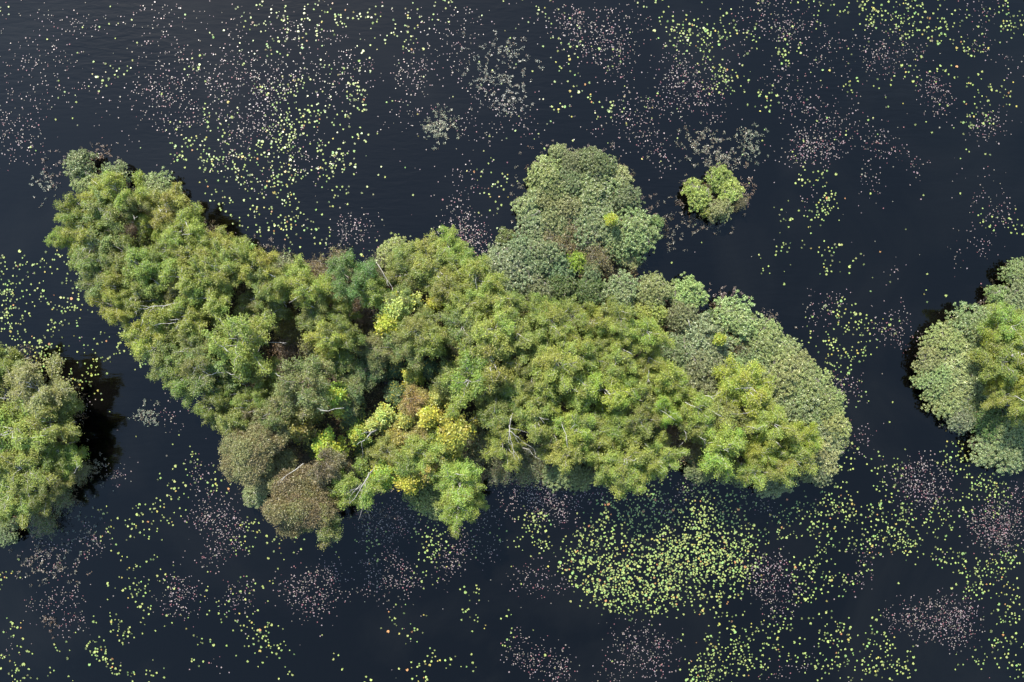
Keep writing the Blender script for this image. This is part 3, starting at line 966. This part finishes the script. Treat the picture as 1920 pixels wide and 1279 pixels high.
# ------------------------------------------------------------------ water weeds (emergent clumps)
WEEDS = [  # px, py, rx, ry, leaves, colour, label
    (825, 241, 24, 26, 900, (0.30, 0.31, 0.22), 'compact pale weed clump alone in the upper water'),
    (945, 100, 52, 26, 480, (0.32, 0.32, 0.28), 'loose whitish weed patch in the upper water, topmost one'),
    (935, 145, 50, 30, 700, (0.30, 0.30, 0.25), 'broad whitish weed patch in the upper water, middle one'),
    (950, 190, 42, 24, 420, (0.30, 0.29, 0.27), 'loose whitish weed patch in the upper water, lowest one'),
    (1318, 272, 46, 36, 900, (0.22, 0.21, 0.15), 'wide dull weed bed just above the tiny islet'),
    (1350, 300, 36, 22, 520, (0.24, 0.23, 0.17), 'dense end of weed bed touching the tiny islet'),
    (1408, 270, 22, 32, 620, (0.22, 0.24, 0.17), 'narrow grey weed clump up and right of the tiny islet'),
    (1402, 358, 16, 40, 240, (0.20, 0.13, 0.09), 'reddish drowned twigs beside the right side of the tiny islet'),
    (1330, 425, 46, 16, 200, (0.17, 0.14, 0.10), 'sparse brown weed below the tiny islet'),
    (1285, 380, 16, 40, 160, (0.14, 0.12, 0.10), 'sparse dark weed beside the left side of the tiny islet'),
    (86, 345, 24, 28, 260, (0.30, 0.31, 0.25), 'scattered pale weed beside the upper-left tip'),
    (100, 320, 34, 30, 200, (0.22, 0.16, 0.15), 'scattered reddish weed beside the upper-left tip'),
    (190, 292, 22, 16, 240, (0.20, 0.13, 0.10), 'reddish brown dead stems above the upper-left tip'),
    (280, 775, 20, 16, 380, (0.26, 0.29, 0.22), 'small pale weed clump in channel left of main island'),
    (95, 1062, 48, 34, 620, (0.17, 0.15, 0.12), 'dull brownish weed bed below the islet at the left edge'),
    (140, 980, 36, 44, 340, (0.10, 0.13, 0.11), 'dim weed in shade of the islet at the left edge'),  # the islet's shade is put into this dim bluish leaf colour
    (95, 1172, 16, 14, 160, (0.10, 0.06, 0.04), 'faint brown weed tuft in the lower left water'),
    (182, 880, 14, 26, 260, (0.18, 0.17, 0.13), 'twiggy weed fringe beside the islet at the left edge'),
    (1255, 440, 32, 36, 300, (0.20, 0.18, 0.14), 'scattered weed right of the upper lobe'),
    (1215, 395, 22, 24, 200, (0.16, 0.13, 0.11), 'dark drowned twigs beside the upper lobe'),
    (1170, 515, 26, 20, 160, (0.12, 0.12, 0.10), 'dim drowned weed in the inlet under the upper lobe'),
    (1355, 556, 40, 18, 320, (0.18, 0.13, 0.11), 'dark reddish fringe weed off the upper-right shore'),
    (1440, 605, 30, 22, 220, (0.16, 0.13, 0.10), 'brown fringe weed off the right shoulder'),
    (1070, 285, 50, 14, 260, (0.18, 0.14, 0.12), 'brown drowned stems above the upper lobe'),
    (970, 350, 14, 40, 150, (0.22, 0.20, 0.16), 'sparse weed beside the left side of upper lobe'),
    (480, 463, 40, 14, 300, (0.19, 0.15, 0.13), 'dead brown stems along the upper shore of left arm'),
    (1740, 655, 22, 16, 200, (0.14, 0.11, 0.09), 'dark fringe weed beside the right edge islet'),
    (1850, 565, 20, 14, 140, (0.14, 0.10, 0.08), 'dark fringe weed above the right edge islet'),
    (1790, 800, 30, 12, 160, (0.14, 0.14, 0.12), 'dim fringe weed below the right edge islet'),
    (700, 965, 40, 14, 260, (0.16, 0.14, 0.14), 'grey drooping twigs in water below the toppling birch'),
]
for (px, py, rx, ry, n, c, lab) in WEEDS:
    x0, y0, _ = W(px, py)
    root = bpy.data.objects.new('water_weed', None); root.location = (x0, y0, 0); COL.objects.link(root)
    root['label'] = lab; root['category'] = 'water plant'; root['group'] = 'emergent water weeds'
    ns = max(8, n // 9)
    sc = rng.normal(size=(ns, 2)) * np.array([rx, ry]) * S * 0.62
    st = Tubes()
    P, TN, AX = [], [], []
    for s in sc:
        k = int(rng.integers(5, 14))
        a = rng.uniform(0, 6.28); ln = rng.uniform(0.15, 0.5)
        hgt = rng.uniform(0.05, 0.3)
        st.add([(s[0], s[1], -0.15), (s[0] + ln * .5 * math.cos(a), s[1] + ln * .5 * math.sin(a), hgt), (s[0] + ln * math.cos(a + .5), s[1] + ln * math.sin(a + .5), hgt * 0.9)], [0.012, 0.010, 0.006], 3)
        t = rng.uniform(0, 1, k)[:, None]
        q = np.column_stack([s[0] + ln * t * math.cos(a), s[1] + ln * t * math.sin(a), hgt * t]) + rng.normal(size=(k, 3)) * np.array([0.07, 0.07, 0.03])
        q[:, 2] = np.maximum(q[:, 2], 0.03)
        P.append(q); TN.append(np.full(k, rng.uniform(0, 1))); AX.append(sph(k))
    P = np.concatenate(P); TN = np.concatenate(TN); AX = np.concatenate(AX)
    v, q = leaf_quads(P, 0.15, 0.036, up=1.0, axis=AX, axis_mix=0.5)
    v[:, 2] = np.maximum(v[:, 2], 0.012)
    link('stems', st.mesh('stems', M_TWIG), root)['kind'] = 'stuff'
    o = link('leaves', mesh_np('leaves', v, q, M_LEAF['weed'], {'rnd': rng.uniform(0, 1, len(P)), 'tone': TN}), root)
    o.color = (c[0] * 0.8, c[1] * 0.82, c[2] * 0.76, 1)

# ------------------------------------------------------------------ lily pads and small floating leaves
GREEN = """
8 5 9 10 6;200 51 5 4 3;258 80 3 3 1;225 36 14 5 2;395 60 10 5 3;445 13 12 12 4;470 40 10 15 6;180 130 10 6 2;210 125 30 8 12;200 160 20 15 10;122 170 5 8 2
145 185 4 6 2;370 120 20 12 12;340 250 15 10 8;345 270 25 20 24;385 240 10 25 10;390 205 8 15 5;420 230 15 40 18;410 290 30 20 22;470 300 20 20 16;315 285 8 10 3;125 215 8 4 2
500 25 25 25 16;540 35 12 15 14;590 40 20 10 14;615 25 30 20 16;650 30 30 15 14;510 95 12 8 12;560 75 40 15 16;580 10 10 8 6;700 35 15 12 8;725 25 15 8 6;770 30 10 20 10
745 60 30 12 12;835 10 12 14 14;800 40 20 10 7;760 80 20 8 10;690 88 15 8 6;650 140 40 10 18;545 165 60 25 40;535 185 15 15 16;665 180 20 15 26;600 215 30 12 30;540 215 15 20 22
645 210 12 15 8;680 200 12 10 6;530 240 30 15 26;570 235 15 8 10;620 260 20 10 7;665 250 15 10 7;520 265 35 15 34;565 268 20 8 14;670 265 12 6 6;535 295 35 20 28;610 295 25 12 24;650 300 20 8 14
1015 15 20 12 8;1045 15 8 10 5;1215 5 10 6 7;1275 45 40 25 20;1290 45 20 12 12;1310 60 25 15 22;1350 50 20 15 14;1275 75 20 12 18;1320 80 20 20 18;1360 60 15 10 14;1410 55 20 12 10;1050 85 15 8 7
1085 95 15 8 8;1060 115 20 10 8;1140 115 20 8 8;1355 150 20 15 28;1385 145 25 12 12;1340 165 15 8 9;1320 110 30 15 18;1420 185 15 10 10;1070 145 15 10 8;1140 195 40 15 12;1040 210 25 15 12;1140 215 15 6 8
1220 190 12 6 4;1100 175 12 8 5;1415 80 12 8 6;1250 48 12 5 6
1520 5 20 8 10;1575 5 20 6 8;1625 20 12 15 20;1645 22 15 12 22;1680 8 15 8 10;1715 10 15 10 18;1755 10 10 10 6;1665 35 40 15 16;1720 40 35 10 22;1770 50 12 15 18;1635 45 10 6 6;1690 60 30 12 18;1745 65 20 10 10
1795 42 10 10 8;1900 35 20 15 20;1895 50 15 6 12;1900 8 15 10 8;1865 22 15 5 6;1465 70 10 6 8;1475 95 25 8 10;1465 110 15 10 9;1540 25 15 20 8;1590 100 6 6 3;1540 135 6 6 3;1600 160 10 12 6;1578 160 6 5 3;1635 175 4 4 3
1690 150 12 8 4;1720 125 15 10 8;1755 135 15 6 8;1790 138 15 4 6;1815 85 25 15 14;1825 100 20 12 10;1830 150 15 8 7;1850 180 20 8 8;1880 172 15 10 9;1890 190 10 10 6;1830 220 20 8 14;1815 240 15 8 8;1850 215 12 8 8;1445 185 15 15 10
415 315 30 15 30;470 315 25 15 16;440 330 40 20 22;530 320 40 20 36;525 340 20 10 12;505 355 20 15 16;410 375 15 10 14;535 370 15 8 10;470 370 25 15 10;440 395 20 20 10;520 385 30 15 10;490 425 30 15 20;535 420 25 12 30
560 400 15 8 8;610 325 30 8 6;640 310 25 10 18;635 370 15 15 10;620 382 10 6 5;530 455 15 10 6;590 415 10 15 6;595 455 15 10 6;612 440 4 12 8;570 450 10 6 3;690 350 4 3 3;920 340 15 20 12;920 390 10 8 6;945 345 15 15 8;945 385 6 8 4;900 310 15 6 6
755 440 10 8 4;770 370 5 5 1;715 440 6 4 2;680 478 12 6 4;820 428 3 3 2;880 318 6 4 2
30 505 35 15 24;60 505 20 15 18;85 490 10 10 10;10 540 14 12 34;25 550 12 20 18;15 580 20 20 24;80 545 6 12 8;60 555 8 6 4;125 490 15 12 14;140 535 20 15 14;140 575 20 15 24;110 575 12 8 8;160 560 12 6 4;50 600 10 15 8
95 610 15 10 10;138 603 6 4 4;15 610 15 15 14;30 625 20 20 16;95 625 15 8 14;60 655 30 10 16;85 668 20 15 38;70 690 25 12 28;110 665 20 10 10;150 660 12 10 6;180 675 15 12 14;195 640 10 12 8;230 665 8 10 10;190 690 10 8 8
145 715 30 10 32;115 710 8 8 8;165 725 20 8 12;262 678 10 6 12;258 648 8 6 4;235 635 6 10 5;190 755 8 4 2;15 665 30 20 16
310 920 12 20 22;345 930 6 12 6;190 960 12 6 6;250 970 15 6 14;280 970 10 10 8;310 970 12 6 9;338 975 8 4 5;240 995 15 6 6;205 995 12 6 9;295 1000 15 6 9;225 1040 15 8 7;275 1050 10 4 6;265 1070 6 4 5;310 1085 25 10 10
265 1100 15 10 20;250 1110 20 10 10;215 1090 10 5 4;390 1100 6 10 5;465 990 10 15 14;460 1020 15 6 16;480 975 10 8 8;510 1012 12 6 5;555 1015 8 6 6;515 1040 8 6 5;515 1090 8 6 4;470 1100 25 15 12;400 1140 15 12 10;445 1160 30 15 16
495 1165 15 10 10;470 1175 15 10 6;500 1205 25 20 26;525 1215 12 8 8;465 1225 8 10 5;270 1145 15 15 10;215 1175 30 15 22;235 1190 12 8 12;175 1220 12 10 20;190 1215 15 10 10;205 1245 12 10 18;285 1250 10 12 10;355 1240 10 6 5
250 1270 10 6 8;25 1185 8 20 14;45 1215 10 10 5;120 1225 10 6 7;10 1080 12 12 14;15 1265 12 10 10;30 1240 15 12 14;40 1275 10 5 8;385 1205 20 10 9;90 1275 8 6 5;325 1170 20 10 5;545 1260 8 6 4;140 1265 4 4 2;370 855 8 10 7;375 880 12 12 8;400 900 10 12 10;425 910 12 6 5
805 965 15 10 14;800 1000 30 15 28;805 1035 15 8 26;830 1020 10 12 12;680 1000 20 15 10;695 1025 15 8 8;635 1025 8 5 4;700 1045 10 8 6;785 1070 8 5 5;825 1080 8 5 5;990 970 20 15 28;1000 985 15 15 22;1015 1015 15 8 22;978 1015 8 8 8
930 1000 12 6 6;895 1105 10 6 8;870 1110 6 4 3;880 1140 15 8 8;900 1170 15 8 6;770 1180 15 15 14;740 1160 15 10 6;730 1165 8 5 4;810 1230 10 8 8;785 1255 20 8 12;840 1240 30 10 7;790 1270 12 5 6;950 1200 10 8 6;950 1165 10 8 5
640 1240 8 6 3;690 1272 5 3 4;885 1245 6 4 4;1060 1030 6 10 6;870 1030 15 8 6;850 985 20 10 12
1240 1050 160 84 1250;1180 1090 85 46 420;1320 1040 75 56 360;1180 940 55 32 150;1345 930 55 35 150;1290 965 60 20 60;1120 1010 50 30 60;1400 1000 30 25 40;1250 925 40 15 30
1480 960 40 25 40;1470 1000 20 20 26;1555 960 40 30 62;1570 925 30 20 30;1600 960 20 12 16;1530 1000 30 30 32;1640 950 25 10 16;1680 955 20 12 24;1700 970 25 8 16;1660 990 40 20 42;1690 1015 30 15 54;1640 1015 30 15 24
1600 1020 30 15 20;1535 1045 20 25 30;1555 1085 25 20 24;1500 1070 15 20 26;1520 1110 20 15 18;1500 1115 10 8 8;1580 1100 10 12 8;1615 1070 10 10 8;1750 990 40 10 24;1770 960 20 15 24;1790 930 15 10 12;1810 960 10 15 10;1750 1040 20 15 20
1790 1050 20 20 20;1840 1065 25 15 46;1830 1095 25 12 32;1890 1060 20 15 26;1905 1040 12 12 14;1880 1100 25 15 20;1905 1130 15 25 24;1885 1150 10 15 18;1855 910 25 15 38;1870 935 12 20 26;1840 905 10 10 12;1560 1165 15 12 14
1580 1170 10 10 10;1470 1165 20 10 20;1530 1160 10 6 6;1645 1170 12 8 9;1450 1205 10 15 14;1540 1200 25 15 20;1570 1210 12 20 16;1640 1205 30 10 26;1480 1230 25 15 16;1540 1245 30 15 24;1600 1230 30 20 18;1650 1240 30 15 24;1690 1255 20 8 16
1640 1260 20 15 20;1590 1265 20 10 10;1700 1225 8 5 6;1885 1200 20 12 18;1870 1215 20 10 10;1830 1225 15 10 6;1845 1240 8 8 8;1900 1240 15 15 12;1905 1265 10 8 8;1800 1245 8 6 4;1340 1250 40 25 80;1310 1265 20 12 44;1375 1215 20 15 24
1400 1180 25 12 24;1350 1155 15 6 8;1330 1205 10 15 20;1365 1165 10 8 8;1400 1235 20 15 32;1420 1250 15 8 16;1440 1180 12 8 10
1505 320 10 10 8;1510 340 8 8 7;1545 340 20 15 14;1550 365 15 8 10;1555 385 15 12 24;1525 405 15 8 10;1530 420 8 6 6;1475 395 10 6 5;1470 417 6 4 6;1475 465 12 15 12;1510 450 5 4 4;1440 500 12 15 7;1475 510 6 6 3;1555 475 15 12 18
1545 505 8 6 6;1600 495 8 6 9;1540 515 5 3 2;1570 560 12 10 5;1580 590 12 20 12;1555 580 15 8 6;1620 605 20 15 28;1600 615 15 10 14;1560 640 25 20 14;1590 655 25 15 24;1625 655 12 12 10;1590 675 15 8 12;1550 650 10 8 8;1515 635 6 12 5
1545 695 30 10 22;1580 700 10 6 8;1515 610 5 8 3;1615 730 6 4 6;1610 760 4 4 2;1650 865 20 10 5;1680 875 12 10 14;1650 890 12 10 8;1665 910 15 10 14;1600 865 10 25 12;1575 885 15 10 12;1795 820 10 6 6;1790 850 15 15 26;1805 870 15 10 14
1830 890 30 10 14;1780 870 8 8 6;1850 410 15 8 8;1900 420 8 6 6;1912 430 6 4 9;1860 440 6 8 3;1810 265 6 6 2;1815 295 4 4 2;1740 530 10 30 5;1670 590 8 20 5;1645 540 15 15 3
"""
PINK = """
30 250 40 45 170;60 170 70 45 110;130 140 60 40 40;80 110 60 30 50;40 50 50 40 30;150 50 60 25 30;110 30 30 15 10;170 40 30 15 20;280 30 40 40 40;310 70 30 25 25;330 110 60 15 60;350 160 70 30 170;320 205 50 25 70;280 175 30 25 35
310 240 20 20 25;370 220 30 20 40;440 170 40 60 150;450 110 40 30 60;450 250 30 30 50;440 290 30 25 40;250 265 30 10 10;205 205 15 20 8;340 20 40 25 20;460 60 20 20 15;430 30 20 25 15
510 150 40 30 100;500 200 30 30 90;490 240 20 20 60;560 45 40 20 30;545 80 30 12 20;630 75 25 15 30;630 115 60 10 35;600 140 60 15 60;620 170 50 15 40;680 130 30 15 20;790 100 40 12 30;800 60 25 12 20;775 130 35 15 70;770 155 25 15 40
850 60 15 25 30;885 60 25 15 20;910 25 40 20 15;850 100 30 8 20;855 135 15 12 18;890 170 30 12 30;750 195 15 20 12;745 225 30 15 25;800 205 30 8 12;880 220 15 30 20;905 245 30 12 30;560 280 40 25 40;575 300 20 12 20;940 200 20 25 30
1065 30 30 25 50;1100 40 40 30 70;1080 55 40 20 50;1140 60 40 20 50;1115 75 50 15 60;1180 30 40 20 30;1200 50 30 10 20;1130 100 40 20 80;1170 90 30 20 40;1160 120 25 20 30;1160 140 20 12 20;1270 100 40 20 40;1260 125 30 20 40;1300 140 40 25 80
1300 170 40 25 120;1250 170 25 15 40;1240 190 25 12 25;1180 200 30 20 50;1190 220 30 20 50;1200 240 30 15 40;1225 270 15 15 40;1200 265 15 8 15;1245 300 12 18 35;1330 195 25 25 40;1340 220 25 12 25;1120 240 25 5 12;1260 210 30 15 30
1420 20 20 20 30;1400 40 15 10 15;1380 90 20 15 20;980 215 12 15 25;990 245 15 10 15;1010 45 10 8 8;1160 285 15 4 6
1460 30 25 30 60;1490 50 30 20 50;1470 60 30 15 50;1510 35 20 20 20;1550 60 20 10 12;1540 95 40 10 25;1575 80 30 8 15;1660 65 35 15 40;1640 110 30 15 70;1665 100 40 15 50;1710 95 30 15 40;1530 115 30 8 30;1590 135 12 6 8;1460 150 25 25 50
1480 200 25 20 40;1500 180 20 15 25;1540 210 30 20 60;1560 230 25 12 40;1600 190 10 15 12;1655 135 10 8 10;1750 165 20 15 60;1755 190 25 15 60;1770 215 5 4 12;1740 145 15 8 15;1850 245 20 10 60;1860 225 20 12 40;1840 15 40 12 40;1840 85 15 20 20
1870 95 15 15 15;1840 60 15 12 15;1900 120 15 15 15;1510 265 25 15 60;1540 260 25 15 60;1525 290 30 15 70;1480 290 20 10 30;1650 265 25 20 45;1680 285 12 12 14;1600 250 20 8 20;1530 285 30 20 60;1570 280 15 8 25;1640 275 20 12 30;1635 350 20 25 45
1725 315 12 12 24;1680 295 8 8 8;1795 320 8 4 5;1865 335 12 15 14;1835 375 12 8 20;1870 400 25 20 50;1830 450 20 12 20;1835 460 10 6 8;1805 480 10 12 18;1850 465 12 10 10;1675 505 6 8 12;1900 390 10 10 8;1510 372 20 6 15
880 335 20 15 36;860 390 20 20 60;870 430 30 25 190;850 450 25 12 60;885 460 30 15 110;820 445 15 8 24;665 430 20 20 75;650 420 15 15 30;700 420 12 12 14;625 462 8 8 16;690 450 12 8 8;595 345 10 6 8;480 350 15 10 14;500 310 15 8 10;285 335 12 8 16
325 775 20 15 40;218 885 12 15 40;165 765 12 10 24;370 890 12 12 40;385 920 12 8 20;410 970 35 40 210;430 1010 30 25 90;400 1040 15 15 50;375 975 8 12 25;165 990 12 15 24;165 1020 25 20 70;90 1030 25 15 60;95 1060 40 20 60;130 1120 30 10 70
70 1130 20 10 25;110 1160 40 20 60;140 1170 10 10 20;330 1100 25 20 70;335 1130 25 20 80;365 1110 10 8 20;440 1125 25 20 60;455 1110 15 10 20;560 1100 35 30 130;600 1110 40 30 140;575 1140 30 15 50;620 1080 20 12 40;410 1240 6 6 8;10 1220 10 8 14;10 1190 10 4 6
720 950 50 30 140;740 990 40 25 150;690 1000 30 25 60;720 1040 25 15 60;700 1080 25 25 100;735 1110 30 15 60;760 1090 15 15 50;750 1065 15 10 30;850 1045 30 15 80;840 1070 20 15 40;880 1020 30 15 50;895 990 30 15 50;910 1045 15 8 25;620 1075 15 15 40
960 930 40 20 90;1000 920 40 20 120;1030 940 30 20 90;940 960 25 12 40;1040 965 25 15 60;1010 950 25 10 40;1060 960 25 20 60;1010 1060 20 15 30;980 1085 25 10 25;1010 1105 20 8 30;1050 1105 20 8 20;1040 1075 15 10 15;960 1095 10 6 10
975 1200 15 10 20;1000 1220 50 15 50;970 1230 30 15 40;1020 1240 40 20 80;1040 1265 30 12 50;1060 1245 15 10 20;1180 1190 30 20 60;1210 1225 35 25 150;1170 1240 30 20 50;1250 1215 15 25 40;1150 1265 15 8 20;1230 1260 20 10 30;1220 1190 15 8 20
1080 930 40 20 60;1130 920 30 15 40;1230 950 25 15 40;1280 920 15 15 60;1420 930 20 12 40;1440 950 15 10 20;1440 1070 35 25 160;1440 1100 30 20 80;1460 1130 25 15 50;1410 1060 20 12 30
1730 900 45 25 220;1740 930 30 20 100;1725 870 15 15 50;1700 905 20 12 40;1860 970 45 25 300;1870 1000 40 20 180;1880 1020 20 15 60;1910 920 12 12 60;1900 970 15 12 40;1700 1150 30 15 80;1680 1165 15 10 30;1770 1140 45 20 150;1790 1170 40 25 220
1740 1180 25 10 50;1810 1145 15 10 40;1790 1200 15 15 40;1720 1165 20 10 40;1480 1100 20 15 40;1450 1140 15 10 30;1610 1080 12 12 30;1625 1040 15 10 30;1450 1270 20 8 30;1510 1240 15 10 20
1540 580 25 20 60;1565 560 15 10 20;1670 610 25 25 80;1680 630 20 15 50;1575 735 25 20 90;1590 720 15 8 20;1550 725 15 8 20;1610 800 6 10 14;1615 830 10 15 24
"""


def scatter(txt, spread, mind, parent_share):
    out = []
    for it in txt.replace('\n', ';').split(';'):
        it = it.strip()
        if not it:
            continue
        x, y, rx, ry, n = map(float, it.split())
        n = int(n)
        npar = max(1, int(n * parent_share))
        a = rng.uniform(0, 6.28, npar); r = rng.uniform(0, 1, npar) ** 0.6 * 1.2
        par = np.column_stack([x + rx * r * np.cos(a), y + ry * r * np.sin(a)])
        k = 0; tries = 0
        while k < n and tries < n * 12:
            tries += 1
            q = par[rng.integers(npar)] + rng.normal(size=2) * spread
            ok = True
            for o in out[-90:]:
                if (o[0] - q[0]) ** 2 + (o[1] - q[1]) ** 2 < mind * mind * 0.6:
                    ok = False; break
            if ok:
                out.append((q[0], q[1])); k += 1
    return np.array(out)


gp = scatter(GREEN, 10.0, 3.9, 0.65)
pp = scatter(PINK, 12.0, 2.2, 0.8)
gp = np.concatenate([gp, rng.uniform((0, 0), (1920, 1279), (260, 2)), rng.uniform((380, 0), (1920, 300), (160, 2))])
pp = np.concatenate([pp, rng.uniform((0, 0), (1920, 1279), (300, 2)), rng.uniform((0, 0), (1700, 330), (500, 2))])


def pad_colours(n, kind):
    u = rng.uniform(0, 1, n)[:, None]
    if kind == 'g':
        c = np.where(u < 0.74, np.array([[0.185, 0.222, 0.062]]), np.where(u < 0.93, np.array([[0.14, 0.21, 0.06]]), np.where(u < 0.985, np.array([[0.27, 0.23, 0.05]]), np.array([[0.25, 0.12, 0.04]]))))
    else:
        c = np.where(u < 0.62, np.array([[0.165, 0.125, 0.122]]), np.where(u < 0.86, np.array([[0.14, 0.12, 0.092]]), np.array([[0.14, 0.055, 0.06]])))
    dull = (rng.uniform(0, 1, (n, 1)) < 0.22) * 0.65       # old, half-sunk leaves
    return np.clip(c * (1 - dull) * rng.uniform(0.7, 1.2, (n, 1)) * (1 + rng.normal(size=(n, 3)) * 0.05), 0.01, 0.9)


def pad_verts(r, sides, notch, dish=0.05):
    """outline of one floating leaf: round, with a slit towards the stalk"""
    v = []
    for i in range(sides):
        a = 2 * math.pi * i / sides
        rr = r * (1 + 0.05 * math.sin(3 * a + r * 50))
        if notch and i == 0:
            rr = r * 0.25
        v.append((rr * math.cos(a), rr * math.sin(a), dish * r * (1 if i % 2 else 0.6)))
    return np.array(v)


def pads_joined(name, pts, radii, cols, sides, mat, label, cat, notch):
    n = len(pts)
    base = pad_verts(1.0, sides, notch)
    a = rng.uniform(0, 6.28, n); ca, sa = np.cos(a), np.sin(a)
    tx, ty = rng.normal(size=(2, n)) * 0.10
    el = rng.uniform(0.85, 1.1, n)
    V = np.zeros((n, sides, 3))
    bx = base[None, :, 0] * radii[:, None]; by = base[None, :, 1] * (radii * el)[:, None]
    V[:, :, 0] = bx * ca[:, None] - by * sa[:, None] + pts[:, 0, None]
    V[:, :, 1] = bx * sa[:, None] + by * ca[:, None] + pts[:, 1, None]
    V[:, :, 2] = base[None, :, 2] * radii[:, None] + tx[:, None] * bx + ty[:, None] * by + rng.uniform(0.015, 0.045, n)[:, None] + 0.12 * radii[:, None]
    me = mesh_np(name, V.reshape(-1, 3), np.arange(n * sides).reshape(n, sides), mat, {'tint': cols})
    o = link(name, me); o['kind'] = 'stuff'; o['label'] = label; o['category'] = cat
    return o


def to_world(q):
    return np.column_stack([(q[:, 0] - 960) * S, (639.5 - q[:, 1]) * S])


def pad_zone(x, y):
    if y < 300:
        return 'upper left water' if x < 480 else 'water above the island' if x < 960 else 'water above the tiny islet' if x < 1460 else 'upper right water'
    if y < 520 and 340 < x < 960:
        return 'bay above the island'
    if x < 300 and y < 780:
        return 'channel beside the left edge islet'
    if x > 1380 and y < 830:
        return 'channel beside the right edge islet'
    if 1050 < x < 1440 and 880 < y < 1160:
        return 'big crowded raft below the island'
    if x < 620:
        return 'lower left water'
    if x < 1060:
        return 'water below the brown trees'
    return 'lower right water' if x > 1440 else 'bottom edge below the big raft'


def pads(pts, size, kind, sides, mat, name, words, cat, mass_label, notch):
    plural = 'lily pads' if cat == 'lily pad' else 'floating leaves'
    n = len(pts)
    r = size * S * rng.lognormal(0, 0.22, n) * 0.5
    cols = pad_colours(n, kind)
    order = np.argsort(-r)
    inside = (pts[:, 0] > 4) & (pts[:, 0] < 1916) & (pts[:, 1] > 4) & (pts[:, 1] < 1275)
    pw = to_world(pts)
    clear = np.ones(n, bool)
    for p in plants:      # crowns that hide the water here
        clear &= np.hypot(pts[:, 0] - p['px'], pts[:, 1] - p['py']) > p['r'] * 1.25
    big = [i for i in order if inside[i] and clear[i]][:300]
    protos = []
    for j in range(24):
        v = pad_verts(1.0, sides, notch)
        c = pad_colours(1, kind)
        protos.append(mesh_np(name, v, np.arange(sides).reshape(1, sides), mat, {'tint': c}))
    for i in big:
        o = bpy.data.objects.new(name, protos[int(rng.integers(24))])
        o.location = (pw[i, 0], pw[i, 1], 0.03 + 0.12 * r[i] + rng.uniform(0, 0.02))
        o.scale = (r[i], r[i] * rng.uniform(0.88, 1.1), r[i])
        o.rotation_euler = (rng.normal() * 0.09, rng.normal() * 0.09, rng.uniform(0, 6.28))
        z = pad_zone(*pts[i])
        o['label'] = f'{words} on the {z}'; o['category'] = cat; o['group'] = f'{plural} on the {z}'
        COL.objects.link(o)
    rest = np.setdiff1d(np.arange(n), np.array(big))
    pads_joined('lily_pads' if kind == 'g' else 'floating_leaves', pw[rest], r[rest], cols[rest], sides, mat, mass_label, cat, notch)


pads(gp, 3.15, 'g', 11, M_PAD, 'lily_pad', 'larger yellow-green lily pad floating', 'lily pad', 'smaller yellow-green lily pads strewn over the lake', True)
pads(pp, 1.85, 'p', 6, M_FLOAT, 'floating_leaf', 'larger pinkish floating leaf', 'floating leaf', 'tiny pinkish floating leaves strewn over the lake', False)
print('plants', len(plants), 'pads', len(gp), len(pp), 'tris', sum(len(m.polygons) * 2 for m in bpy.data.meshes))
